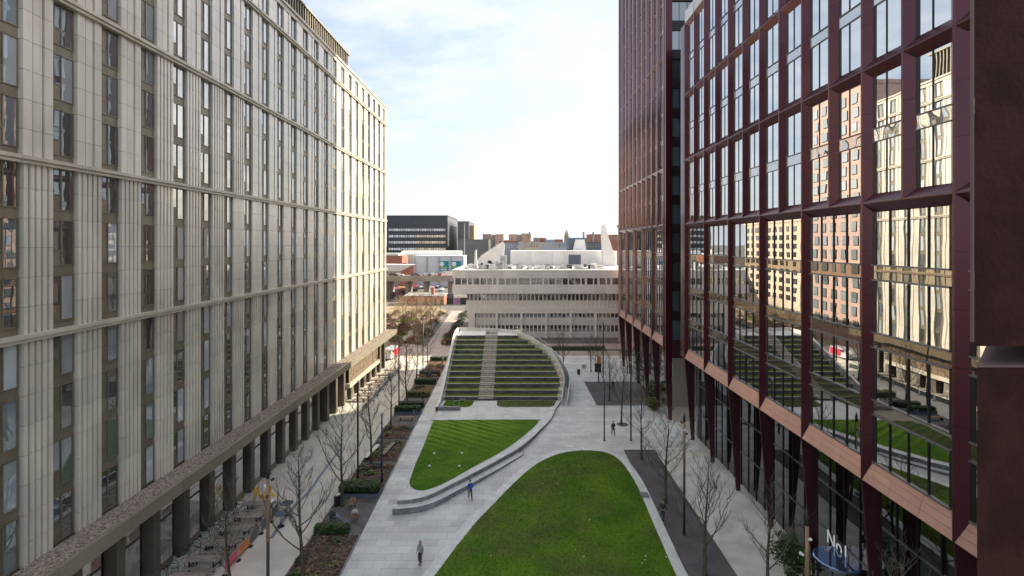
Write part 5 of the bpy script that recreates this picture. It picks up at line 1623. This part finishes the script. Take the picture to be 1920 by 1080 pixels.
for i, (px, py) in enumerate(((742, 622), (756, 612), (772, 604), (781, 616), (790, 600), (800, 606), (812, 596), (776, 640), (790, 632), (808, 620), (760, 588), (786, 582), (825, 584), (748, 596))):
    X, Yt = G(px, py); tree(X, Yt, TB[i % 3], qs.uniform(.6, 1.0), i*2.1, 'pale sunlit bare tree in the park, '+('left' if px < 762 else 'middle' if px < 790 else 'path')+(' far side' if py < 600 else ' centre' if py < 617 else ' street side'), 'sunlit bare trees in the park')
# planting right of the pale path
for i in range(15):
    t = i/14; px, py = 832+t*34+qs.uniform(2, 9), 645-t*55; X, Yt = G(px, py)
    k = qs.choice((1, 2, 1, 3)); r = root('shrub', (X, Yt, 0), {1: 'green', 2: 'yellow green', 3: 'reddish'}[k]+' shrub between the pale path and the mound', 'shrub', 'shrubs beside the path: %d' % k, qs.uniform(0, 6), qs.uniform(.8, 1.5))
    P('foliage', shr[k], r, local=True); P('stem', stem, r, local=True)
# long low wall and timber edge beside the path
wl_ = smooth([G(*p) for p in ((806, 632), (813, 612), (828, 597), (850, 579))], 4)
P_ = P('low_wall', MB().prism(offset(wl_, .3)+offset(wl_, -.3)[::-1], 0, .6).mesh('low_wall', M['asphalt2'])); tag(P_, 'low dark wall along the pale path beside the park', 'wall')
# hedge line and low wall in front of the white block
hedge('clipped_hedge', -7, 19, 111.2, 112.2, 0, .9, 'long brown hedge along the street before the white block', 'leaf_b', 2600)
hedge('clipped_hedge', -13.5, -9.5, 119, 121.5, 0, 1.4, 'dark green hedge at the left corner of the white block', 'leaf_d', 900)
# evergreens by the tower foot
def evergreen(px, py, h, w, label, m):
    X, Yt = G(px, py); r = root('evergreen', (X, Yt, 0), label, 'tree')
    P('trunk', MB().tube([(0, 0, 0), (0, 0, h*.6)], [.09, .04], 6).mesh('trunk', M['bark']), r, local=True)
    cl_ = []
    q = random.Random(int(px))
    for _ in range(16): cl_.append((q.uniform(-w, w)*.6, q.uniform(-w, w)*.6, h*q.uniform(.35, .9), w*q.uniform(.3, .55)))
    def fn(q):
        cx, cy, cz, rr = q.choice(cl_); a, b = q.uniform(0, 6.28), q.uniform(-1.5, 1.5); rr *= q.uniform(.7, 1.05)
        return cx+rr*math.cos(a)*math.cos(b), cy+rr*math.sin(a)*math.cos(b), cz+rr*math.sin(b)
    P('crown', leaf_mass(2200, fn, .17, int(px)).mesh('crown', M[m]), r, local=True)
evergreen(1207, 733, 6.2, 2.4, 'dark evergreen tree at the foot of the tower', 'leaf_d')
evergreen(1234, 755, 3.6, 1.8, 'olive green bush in front of the tower columns', 'leaf')
evergreen(1225, 768, 1.4, 1.0, 'small bright green bush in a pot at the tower foot', 'leaf_y')
evergreen(1490, 1100, 3.2, 1.3, 'bushy green plant beside the revolving door', 'leaf')
# ---------------------------------------------------------------- lamp posts
def spot(mb_parent, r, z, ang, m):
    P('spotlight', MB().lathe([(.03, -.12), (.07, -.1), (.075, .09), (.05, .11)], 10).mesh('spotlight', m), r, (.26*math.cos(ang), .26*math.sin(ang), z), local=True, rot=(R(60), 0, ang+1.57))
    P('bracket', MB().tube([(0, 0, z), (.3*math.cos(ang), .3*math.sin(ang), z)], .025, 5).mesh('bracket', M['post']), r, local=True)
def mast(X, Y, h, label, timber=True, spots=3, seed=0):
    r = root('lamp_post', (X, Y, 0), label, 'lamp post')
    P('base', MB().lathe([(.16, 0), (.16, .05), (.11, .08)], 12).mesh('base', M['post']), r, local=True)
    hb = h*.55 if timber else h
    P('pole', MB().tube([(0, 0, 0), (0, 0, hb)], [.095, .09], 12).mesh('pole', M['post'], True), r, local=True)
    if timber: P('timber_shaft', MB().tube([(0, 0, hb), (0, 0, h-.4)], [.10, .095], 12).mesh('timber_shaft', M['timber'], True), r, local=True)
    P('cap', MB().tube([(0, 0, h-.4 if timber else h), (0, 0, h), (0, 0, h+.35)], [.1, .1, .02], 12).mesh('cap', M['post'], True), r, local=True)
    for i in range(spots): spot(None, r, h-.5-.45*i, seed+i*2.3, M['whitep'] if i % 2 else M['post'])
    return r
def column_lamp(X, Y, h, label):
    r = root('lamp_post', (X, Y, 0), label, 'lamp post')
    P('pole', MB().tube([(0, 0, 0), (0, 0, h)], [.085, .07], 10).mesh('pole', M['post_b'], True), r, local=True)
    P('base', MB().lathe([(.15, 0), (.15, .04), (.1, .06)], 12).mesh('base', M['post_b']), r, local=True)
    P('lantern', MB().lathe([(.06, h), (.13, h+.08), (.14, h+.42), (.05, h+.5)], 12).mesh('lantern', M['steel'], True), r, local=True)
    P('arm', MB().tube([(0, 0, h+.3), (.35, 0, h+.75), (.6, 0, h+.85)], .03, 6).mesh('arm', M['steel']), r, local=True)
mast(-15.1, 31.0, 9.4, 'tall lamp post with timber shaft rising from the bottom edge at the left', True, 4, 0.3)
mast(*G(671, 903), 9.6, 'slender dark post in the second planting bed', False, 1, 2)
mast(*G(748, 772), 9.6, 'slender dark post beside the planter box hedge', False, 1, 1)
mast(*G(793, 700), 9.6, 'slender dark post by the far timber benches', False, 1, 1)
mast(*G(1183, 826), 10.2, 'tall dark post behind the man in navy', False, 2, 2)
mast(*G(1131, 716), 9.8, 'tall dark post at the corner of the second gravel strip', False, 2, 1)
mast(*G(1283, 1003), 9.4, 'tall lamp post with timber shaft and spotlights on the gravel strip', True, 4, 2.2)
mast(14.6, 25.8, 9.4, 'lamp post with timber shaft at the bottom right corner', True, 4, 2.4)
column_lamp(*G(716, 907), 6.4, 'short blue lamp post beside the plaza edge on the left')
column_lamp(*G(1133, 826), 6.9, 'blue lamp post at the top of the large lawn')

# ---------------------------------------------------------------- furniture
def plank_table(X, Y, rz, label, L=2.2, m='timber_g'):
    r = root('picnic_table', (X, Y, 0), label, 'table', None, rz)
    for i in range(5): P('plank', MB().box(-L/2, L/2, -.42+i*.17, -.27+i*.17, .72, .76).mesh('plank', M[m]), r, local=True)
    for s in (-1, 1):
        for i in range(2): P('seat_plank', MB().box(-L/2, L/2, s*.72-.15+i*.15, s*.72-.01+i*.15, .42, .46).mesh('seat_plank', M[m]), r, local=True)
        P('leg', MB().box(s*L*.36-.04, s*L*.36+.04, -.75, .75, .36, .42).box(s*L*.36-.04, s*L*.36+.04, -.45, -.37, 0, .72).box(s*L*.36-.04, s*L*.36+.04, .37, .45, 0, .72).mesh('leg', M['black']), r, local=True)
near = ['nearest to the bottom edge', 'second from the bottom edge', 'third from the bottom edge', 'fourth from the bottom edge', 'fifth from the bottom edge', 'just before the yellow chairs']
for i, nm_ in enumerate(near):
    plank_table(-22.3, 34.6+i*1.95, rnd.uniform(-.05, .05), 'weathered timber table on the cafe terrace, '+nm_, 2.4, 'timber_g')
far = ['nearest the passage', 'second beyond the passage', 'third beyond the passage', 'fourth beyond the passage', 'fifth beyond the passage', 'furthest, beside the van']
for i, nm_ in enumerate(far):
    plank_table(-22.9+.25*(i % 2), 76+i*3.0, .05, 'timber table on the far cafe terrace, '+nm_, 2.2, 'timber_g')
def chair(X, Y, rz, label, m, group=None, arms=False, name='chair'):
    r = root(name, (X, Y, 0), label, 'chair', group, rz)
    P('seat', MB().box(-.23, .23, -.22, .22, .42, .46).mesh('seat', M[m]), r, local=True)
    P('backrest', MB().exx([(.20, .5), (.30, .86), (.27, .87), (.17, .5)], -.23, .23).mesh('backrest', M[m]), r, local=True)
    for a in (-.2, .2):
        for b in (-.19, .19): P('leg', MB().tube([(a, b, .42), (a*1.1, b*1.15, 0)], .018, 5).mesh('leg', M[m]), r, local=True)
    if arms:
        for a in (-.25, .25): P('arm', MB().box(a-.03, a+.03, -.2, .24, .64, .67).box(a-.02, a+.02, -.18, -.14, .42, .64).mesh('arm', M[m]), r, local=True)
    return r
chair(-23.7, 46.6, .5, 'yellow metal chair closest to the pillars', 'yellow')
chair(-22.9, 46.9, -.4, 'yellow metal chair in the middle of three', 'yellow')
chair(-22.3, 46.4, 1.9, 'yellow metal chair furthest from the pillars', 'yellow')
chair(-22.8, 45.9, 3.0, 'yellow metal chair in front of the other yellow chairs', 'yellow')
def bar_table(px, py, label):
    X, Y = G(px, py, 1.05); r = root('bar_table', (X, Y, 0), label, 'table')
    P('top', MB().lathe([(.5, 1.02), (.52, 1.035), (.5, 1.06)], 22).mesh('top', M['bluegrey'], False), r, local=True)
    P('stem', MB().tube([(0, 0, 0), (0, 0, 1.02)], .035, 8).mesh('stem', M['black']), r, local=True)
    P('base', MB().lathe([(.28, 0), (.27, .03), (.05, .05)], 16).mesh('base', M['black']), r, local=True)
bar_table(538, 943, 'round blue grey bar table further up the promenade')
bar_table(527, 963, 'round blue grey bar table nearer the lamp post')
# cafe barriers
def barrier(X, Y, L, m, label, rz=1.5708, h=.95, glassy=False):
    r = root('cafe_barrier', (X, Y, 0), label, 'barrier', None, rz)
    P('panel', MB().box(-L/2+.06, L/2-.06, -.012, .012, .18, h-.06).mesh('panel', m), r, local=True)
    P('rail', MB().tube([(-L/2, 0, h), (L/2, 0, h)], .022, 6).tube([(-L/2, 0, .15), (L/2, 0, .15)], .018, 6).mesh('rail', M['steel']), r, local=True)
    for s in (-1, 1):
        P('post', MB().tube([(s*L/2, 0, 0), (s*L/2, 0, h+.05)], .025, 6).mesh('post', M['steel']), r, local=True)
        P('foot', MB().box(s*L/2-.12, s*L/2+.12, -.2, .2, 0, .025).mesh('foot', M['black']), r, local=True)
M['clear'] = glass('barrier_glass', (0.75, 0.82, 0.80), 0.12, 0.0, see=1.0)
for i, (m, lb) in enumerate(((M['pink'], 'pink cafe barrier on the promenade'), (M['orange'], 'orange cafe barrier next to the pink one'), (M['clear'], 'clear glass cafe barrier beyond the orange one'), (M['bluegrey'], 'dark grey cafe barrier near the lamp post'), (M['clear'], 'clear glass cafe barrier beside the bar tables'))):
    barrier(-20.45-.03*i, 36.6+i*1.75, 1.6, m, lb)
for i in range(9):
    barrier(-21.2-.06*i, 71.2+i*2.9, 2.7, M['clear'], 'glass cafe barrier lining the far terrace, %s from the passage' % ('first', 'second', 'third', 'fourth', 'fifth', 'sixth', 'seventh', 'eighth', 'ninth')[i])
# bicycles along the facade
def ring(R_, r_, n=20, k=5):
    mb = MB(); vs, fs = [], []
    for i in range(n):
        a = 2*math.pi*i/n
        for j in range(k):
            b = 2*math.pi*j/k; q = R_+r_*math.cos(b); vs.append((q*math.cos(a), r_*math.sin(b), q*math.sin(a)))
    for i in range(n):
        for j in range(k): fs.append((i*k+j, i*k+(j+1) % k, ((i+1) % n)*k+(j+1) % k, ((i+1) % n)*k+j))
    return mb.add(vs, fs)
tyre = ring(.33, .022).mesh('wheel', M['tyre'])
spk = MB()
for k in range(8):
    a = k*math.pi/8; spk.tube([(.32*math.cos(a), 0, .32*math.sin(a)), (-.32*math.cos(a), 0, -.32*math.sin(a))], .004, 3)
spokes = spk.mesh('spokes', M['steel'])
def bicycle(X, Y, rz, m, label, tilt=.08):
    r = root('bicycle', (X, Y, 0), label, 'bicycle', None, rz); r.rotation_euler.x = tilt
    for a in (-.52, .52):
        w = P('wheel', tyre, r, (a, 0, .35), local=True); P('spokes', spokes, w, local=True)
    fr = MB()
    bb, st, hd_, re, fo = (-.05, 0, .30), (-.18, 0, .80), (.36, 0, .82), (-.52, 0, .35), (.52, 0, .35)
    for a, b in ((bb, st), (st, hd_), (bb, hd_), (re, bb), (re, st)): fr.tube([a, b], .02, 5)
    P('frame', fr.mesh('frame', m), r, local=True)
    P('fork', MB().tube([fo, hd_, (.34, 0, .98)], .018, 5).mesh('fork', M['steel']), r, local=True)
    P('handlebar', MB().tube([(.28, -.28, 1.0), (.38, -.2, 1.0), (.36, 0, .98), (.38, .2, 1.0), (.28, .28, 1.0)], .016, 5).mesh('handlebar', M['steel']), r, local=True)
    P('saddle', MB().box(-.32, -.06, -.06, .06, .90, .95).tube([st, (-.19, 0, .9)], .015, 5).mesh('saddle', M['black']), r, local=True)
    P('crank', MB().tube([(-.05, -.1, .16), (-.05, -.1, .30), (-.05, .1, .30), (-.05, .1, .44)], .012, 4).mesh('crank', M['steel']), r, local=True)
bcol = [(M['green'], 'green bicycle parked by the pillars nearest the bottom edge'), (M['whitep'], 'white bicycle leaning by the second pillar'), (M['bluegrey'], 'blue grey bicycle parked between the pillars'), (M['steel'], 'silver bicycle behind the blue grey one'), (M['whitep'], 'white bicycle nearest the yellow chairs'), (M['green'], 'green bicycle just before the yellow chairs'), (M['steel'], 'silver bicycle at the rack beside the lowest table'), (M['black'], 'black bicycle in the middle of the rack')]
for i, (m, lb) in enumerate(bcol): bicycle(-24.05+.1*(i % 2), 35.3+i*1.25, .12*((i*7) % 5-2), m, lb, .1 if i % 2 else -.08)
rk = root('bicycle_rack', (-24.0, 40, 0), 'row of steel hoops where bicycles stand along the pillars', 'rack')
hp = MB().tube([(-.35, 0, 0), (-.35, 0, .75), (-.2, 0, .9), (.2, 0, .9), (.35, 0, .75), (.35, 0, 0)], .025, 6).mesh('hoop', M['green'])
for i in range(8): P('hoop', hp, rk, (-24.0, 35.7+i*1.25, 0))

# chairs, benches and bins in the planted strip
chair(*G(660, 953), -.1, 'wooden armchair facing the camera on the dark patio', 'timber', None, True, 'wooden_chair')
ch_a = chair(-15.35, 42.6, 1.94, 'black chair under the seated person in a dark top', 'black', None, True)
ch_b = chair(-13.55, 42.7, 3.2, 'wooden chair under the seated person in white', 'timber', None, True, 'wooden_chair')
chair(*G(778, 776), .2, 'white armchair beside the planter box hedge', 'whitep', None, True)
def bench(X, Y, rz, L, m, label, back=False):
    r = root('bench', (X, Y, 0), label, 'bench', None, rz)
    for i in range(3): P('slat', MB().box(-L/2, L/2, -.24+i*.165, -.09+i*.165, .40, .45).mesh('slat', M[m]), r, local=True)
    for s in (-1, 1): P('leg', MB().box(s*L*.4-.05, s*L*.4+.05, -.22, .22, 0, .40).mesh('leg', M['black']), r, local=True)
    if back:
        for i in range(2): P('back_slat', MB().box(-L/2, L/2, .25, .30, .58+i*.17, .72+i*.17).mesh('back_slat', M[m]), r, local=True)
        for s in (-1, 1): P('back_post', MB().box(s*L*.4-.03, s*L*.4+.03, .22, .25, .4, .92).mesh('back_post', M['black']), r, local=True)
bench(-16.0, 56.3, 1.45, 3.6, 'whitep', 'long pale bench along the planting bed beside the blue lamp post')
bench(-14.4, 57.0, 1.45, 3.4, 'timber_g', 'narrow timber rail bench inside the planting bed')
bench(*G(762, 788), .05, 1.9, 'timber', 'dark red timber bench on the middle patio')
bench(*G(789, 712), .05, 1.8, 'timber', 'orange timber bench with back under the far hedge', True)
bench(*G(814, 712), .05, 1.4, 'timber', 'second timber bench with back near the plaza edge', True)
def bin_(px, py, label, h=1.05):
    X, Y = G(px, py); r = root('litter_bin', (X, Y, 0), label, 'bin')
    P('body', MB().lathe([(.24, 0), (.27, .05), (.27, h-.12), (.25, h-.1)], 14).mesh('body', M['black']), r, local=True)
    P('lid', MB().lathe([(.28, h-.1), (.28, h-.04), (.14, h), (.1, h)], 14).mesh('lid', M['steel']), r, local=True)
bin_(632, 948, 'black litter bin beside the hedge planter on the promenade')
bin_(1085, 702, 'black litter bin standing alone on the far plaza')
def kiosk(px, py, label):
    X, Y = G(px, py); r = root('information_totem', (X, Y, 0), label, 'sign')
    P('body', MB().box(-.55, .55, -.3, .3, 0, 1.5).mesh('body', M['black']), r, local=True)
    P('poster', MB().box(-.05, .42, -.33, -.305, 1.55, 2.9).mesh('poster', M['orange']), r, local=True)
    P('post', MB().box(-.5, -.44, -.05, .05, 1.5, 3.0).box(.44, .5, -.05, .05, 1.5, 3.0).mesh('post', M['black']), r, local=True)
kiosk(1121, 697, 'dark kiosk with an orange panel beyond the plaza')
sg = root('board_sign', (*G(1095, 694), 0), 'white framed board standing on the far plaza', 'sign')
P('frame', MB().box(-.42, -.36, -.04, .04, 0, 1.1).box(.36, .42, -.04, .04, 0, 1.1).box(-.36, .36, -.04, .04, 1.02, 1.1).box(-.36, .36, -.04, .04, .25, .31).mesh('frame', M['whitep']), sg, local=True)
P('board', MB().box(-.36, .36, -.02, .02, .31, 1.02).mesh('board', M['plant']), sg, local=True)
dk = root('service_cabinet', (*G(1217, 748), 0), 'black cabinet with a white label at the foot of the tower', 'cabinet')
P('body', MB().box(-.4, .4, -.25, .25, 0, 1.5).mesh('body', M['black']), dk, local=True)
P('label_plate', MB().box(-.12, .12, -.27, -.255, .9, 1.3).mesh('label_plate', M['whitep']), dk, local=True)
# small stone notch where the lawn border steps down
P_ = P('border_step', MB().box(11.3, 12.0, 46.6, 47.3, 0, .28).mesh('border_step', M['wallstone'])); tag(P_, 'dark stone block where the lawn border steps down', 'stone block')
# lawn lights (white domes) and scraps on the grass
wl2 = MB().lathe([(.09, 0), (.09, .05), (.05, .09)], 10).mesh('lawn_light', M['whitep'])
for i, (px, py) in enumerate(((814, 851), (866, 851), (805, 874), (861, 874))):
    X, Y = Gp(px, py, .1); o = P('lawn_light', wl2, None, (X, Y, ztri(X, Y))); o.scale = (1.6, 1.6, 1.3)
    tag(o, ('far left', 'far right', 'near left', 'near right')[i]+' of four white lights set in the triangular lawn', 'light')
q = random.Random(9); mb = MB()
for i in range(22):
    X, Y = q.uniform(-6, 11), q.uniform(36, 50)
    if not inpoly(X, Y, lawn_big): continue
    s = q.uniform(.02, .07); z = zbig(X, Y)+.04; a = q.uniform(0, 3)
    mb.add([(X-s, Y-s*.5, z), (X+s, Y-s*.6, z+.02), (X+s*.8, Y+s*.7, z+.05), (X-s*.7, Y+s*.6, z+.02)], [(0, 1, 2, 3)])
o = P('daisy_scrap', mb.mesh('daisy_scrap', M['whitep']), kind='stuff'); o['label'] = 'white scraps and daisies scattered over the large lawn'; o['category'] = 'litter'

# ---------------------------------------------------------------- people
def skin(vs, es, rs, m, sub=1, roots=(0,)):
    me = bpy.data.meshes.new('tmp'); me.from_pydata(vs, es, [])
    ob = bpy.data.objects.new('tmp', me)
    md = ob.modifiers.new('skin', 'SKIN'); md.use_smooth_shade = True
    for i, r in enumerate(rs):
        sv = me.skin_vertices[0].data[i]; sv.radius = r if isinstance(r, tuple) else (r, r); sv.use_root = i in roots
    if sub:
        s2 = ob.modifiers.new('sub', 'SUBSURF'); s2.levels = s2.render_levels = sub
    out = eval_mesh(ob)
    out.materials.clear(); out.materials.append(m)
    bpy.data.objects.remove(ob)
    return out
skinm = mat('skin', (0.48, 0.29, 0.21), 0.55, var=0.05)
def cloth(c, n): return mat(n, c, 0.85, var=0.12, scale=9, sheen=.2)
def person(X, Y, z, rz, pose, top, legs, hair, label, sc=1.0, shoes=(0.03, 0.03, 0.03), long_hair=False, bag=None, hood=False):
    r = root('person', (X, Y, z), label, 'person', None, rz, sc)
    # joints: x right, y forward, z up; pose = dict of limb swings
    if pose == 'sit':
        pel = Vector((0, 0, .52)); ch = pel+Vector((0, -.06, .44)); nk = ch+Vector((0, .0, .12)); hdv = nk+Vector((0, .05, .17))
        hip = [Vector((-.1, 0, .50)), Vector((.1, 0, .50))]; kn = [Vector((-.15, .44, .50)), Vector((.14, .46, .52))]
        an = [Vector((-.14, .50, .09)), Vector((.10, .62, .10))]
        el = [ch+Vector((-.24, .06, -.24)), ch+Vector((.24, .06, -.24))]; wr = [ch+Vector((-.14, .32, -.28)), ch+Vector((.12, .32, -.26))]
    else:
        sw = {'walk': .30, 'stride': .38, 'stand': .03}[pose]
        lean = .05 if pose != 'stand' else .0
        pel = Vector((0, 0, .93)); ch = pel+Vector((0, lean, .42)); nk = ch+Vector((0, lean*.3, .13)); hdv = nk+Vector((0, .03, .16))
        hip = [Vector((-.095, 0, .90)), Vector((.095, 0, .90))]
        kn = [Vector((-.10, sw*.62+.03, .49)), Vector((.10, -sw*.30+.05, .50))]
        an = [Vector((-.10, sw*.95, .09)), Vector((.10, -sw*.98, .13 if sw > .1 else .09))]
        el = [ch+Vector((-.24, -sw*.45-.02, -.24)), ch+Vector((.24, sw*.40-.02, -.24))]
        wr = [ch+Vector((-.25, -sw*.55+.08, -.48)), ch+Vector((.25, sw*.9+.06, -.44))]
    sh = [ch+Vector((-.17, 0, .03)), ch+Vector((.17, 0, .03))]
    # body: one skin, head to feet
    hd0 = hdv+Vector((0, 0, -.06)); hd1 = hdv+Vector((0, .005, .05)); hd2 = hdv+Vector((0, -.01, .11))
    ft = [an[i]+Vector((0, .15, -.05)) for i in (0, 1)]
    V = [pel, (pel+ch)/2, ch, nk, hd0, hd1, hd2]
    rad = [(.13, .10), (.12, .09), (.14, .10), .05, .075, .085, .05]
    Ed = [(0, 1), (1, 2), (2, 3), (3, 4), (4, 5), (5, 6)]
    for i in (0, 1):
        b = len(V); V += [hip[i], kn[i], an[i], ft[i]]; rad += [.085, .055, .04, .035]; Ed += [(0, b), (b, b+1), (b+1, b+2), (b+2, b+3)]
        b = len(V); pm_ = wr[i]+(wr[i]-el[i]).normalized()*.08
        V += [sh[i], el[i], wr[i], pm_]; rad += [.05, .038, .027, (.038, .02)]; Ed += [(2, b), (b, b+1), (b+1, b+2), (b+2, b+3)]
    P('body', skin([tuple(v) for v in V], Ed, rad, skinm), r, local=True)
    # fingers
    mb = MB()
    for i in (0, 1):
        d = (wr[i]-el[i]).normalized(); pm_ = wr[i]+d*.07; s = Vector((0, 1, 0)) if pose != 'sit' else Vector((1, 0, 0))
        for k, L in enumerate((.065, .075, .07, .055)):
            a = pm_+s*(k-1.5)*.018; b = a+d*L*.55+s*.004; c = b+(d+Vector((.2 if i == 0 else -.2, .1, 0))).normalized()*L*.5
            mb.tube([a, b, c], [.009, .008, .006], 5)
        t0 = wr[i]+d*.025+s*.025; mb.tube([t0, t0+d*.03+s*.025, t0+d*.06+s*.03], [.011, .010, .007], 5)
    P('fingers', mb.mesh('fingers', skinm, True), r, local=True)
    # face: nose, eyes, mouth, ears
    mb = MB(); f = hdv
    mb.tube([f+Vector((0, .085, .02)), f+Vector((0, .108, -.015)), f+Vector((0, .085, -.02))], [.008, .014, .006], 5)
    for s in (-1, 1): mb.lathe([(.004, -.03), (.016, -.01), (.018, .02), (.006, .03)], 6, f.x+s*.088, f.y-.005, 0); 
    for k in range(len(mb.v)-48, len(mb.v)): mb.v[k] = (mb.v[k][0], mb.v[k][1], mb.v[k][2]+f.z)
    P('face', mb.mesh('face', skinm, True), r, local=True)
    mb = MB()
    for s in (-1, 1): mb.box(f.x+s*.032-.012, f.x+s*.032+.012, f.y+.078, f.y+.087, f.z+.012, f.z+.022)
    mb.box(f.x-.022, f.x+.022, f.y+.076, f.y+.084, f.z-.05, f.z-.043)
    P('eyes_and_mouth', mb.mesh('eyes_and_mouth', M['black']), r, local=True)
    # clothes
    tv = [pel+Vector((0, 0, -.04)), pel+Vector((0, 0, .14)), ch, ch+Vector((0, 0, .09))]; tr_ = [(.165, .13), (.155, .12), (.175, .13), (.09, .08)]; te = [(0, 1), (1, 2), (2, 3)]
    for i in (0, 1):
        b = len(tv); tv += [sh[i], el[i], wr[i]-(wr[i]-el[i])*.06]; tr_ += [.075, .058, .045]; te += [(2, b), (b, b+1), (b+1, b+2)]
    P('jacket', skin([tuple(v) for v in tv], te, tr_, cloth(top, 'jacket_cloth')), r, local=True)
    lv, lr_, le = [pel+Vector((0, 0, .06)), pel+Vector((0, 0, -.03))], [(.14, .11), (.14, .11)], [(0, 1)]
    for i in (0, 1):
        b = len(lv); lv += [hip[i]+(kn[i]-hip[i])*.15, kn[i], an[i]+(kn[i]-an[i])*.08]; lr_ += [.10, .072, .058]; le += [(1, b), (b, b+1), (b+1, b+2)]
    P('trousers', skin([tuple(v) for v in lv], le, lr_, cloth(legs, 'trouser_cloth')), r, local=True)
    sm = cloth(shoes, 'shoe')
    for i in (0, 1):
        P('shoe', skin([tuple(an[i]+Vector((0, -.04, -.045))), tuple(an[i]+Vector((0, .06, -.05))), tuple(an[i]+Vector((0, .17, -.06)))], [(0, 1), (1, 2)], [.045, .05, .035], sm), r, local=True)
    hv = [hdv+Vector((0, -.035, -.03 if not long_hair else -.22)), hdv+Vector((0, -.03, .03)), hdv+Vector((0, .0, .095)), hdv+Vector((0, .05, .10))]
    P('hair' if not hood else 'hood', skin([tuple(v) for v in hv], [(0, 1), (1, 2), (2, 3)], [.07, .095, .085, .04], cloth(hair, 'hair')), r, local=True)
    if bag:
        P('backpack', MB().box(-.15, .15, -.30, -.13, ch.z-.36, ch.z+.06).mesh('backpack', cloth(bag, 'bag')), r, local=True)
    return r
person(*G(882, 937), 0, .25, 'walk', (.02, .06, .38), (.03, .03, .035), (.02, .016, .012), 'person in a bright blue jacket walking along the curved seat wall', 1.02)
person(*G(788, 1059), 0, 2.6, 'stand', (.24, .28, .27), (.02, .02, .025), (.24, .075, .03), 'red haired person in a grey green coat standing on the plaza', 1.0, (.03, .03, .03), True)
person(*G(1243, 977), 0, 2.7, 'stride', (.018, .020, .032), (.015, .016, .022), (.02, .015, .012), 'person in a dark navy suit walking on the gravel strip', 1.03)
person(*G(1150, 817), 0, .1, 'walk', (.02, .035, .075), (.02, .02, .028), (.02, .016, .012), 'person in a navy coat walking away past the grated tree', 1.02)
person(*G(1150, 733), 0, .4, 'walk', (.015, .015, .018), (.015, .015, .018), (.02, .016, .012), 'distant person in black on the second gravel strip', 1.02)
person(*G(793, 752), 0, 2.2, 'stand', (.012, .012, .016), (.02, .02, .025), (.012, .01, .01), 'person in black standing beside the pale green hedge', 1.0)
person(-15.35, 42.6, 0, -1.2, 'sit', (.03, .035, .05), (.30, .36, .48), (.02, .016, .012), 'seated person in a dark top and pale blue trousers on the patio', 1.0)
person(-13.55, 42.7, 0, .06, 'sit', (.66, .65, .60), (.10, .10, .11), (.02, .016, .012), 'seated person in white with back to the camera on the patio', 1.0)
person(*G(805, 712), 0, 3.1, 'sit', (.03, .06, .16), (.03, .03, .04), (.02, .016, .012), 'person in blue sitting on the far timber bench', 1.0)
person(*G(830, 684), 0, 1.0, 'stand', (.03, .05, .09), (.02, .02, .03), (.02, .016, .012), 'distant person in dark clothes by the white flowers', 1.0)
person(*G(742, 566), 0, .5, 'walk', (.03, .03, .035), (.02, .02, .03), (.02, .016, .012), 'far off person walking by the brick building', 1.0)
bpy.data.scenes.remove(tmp)
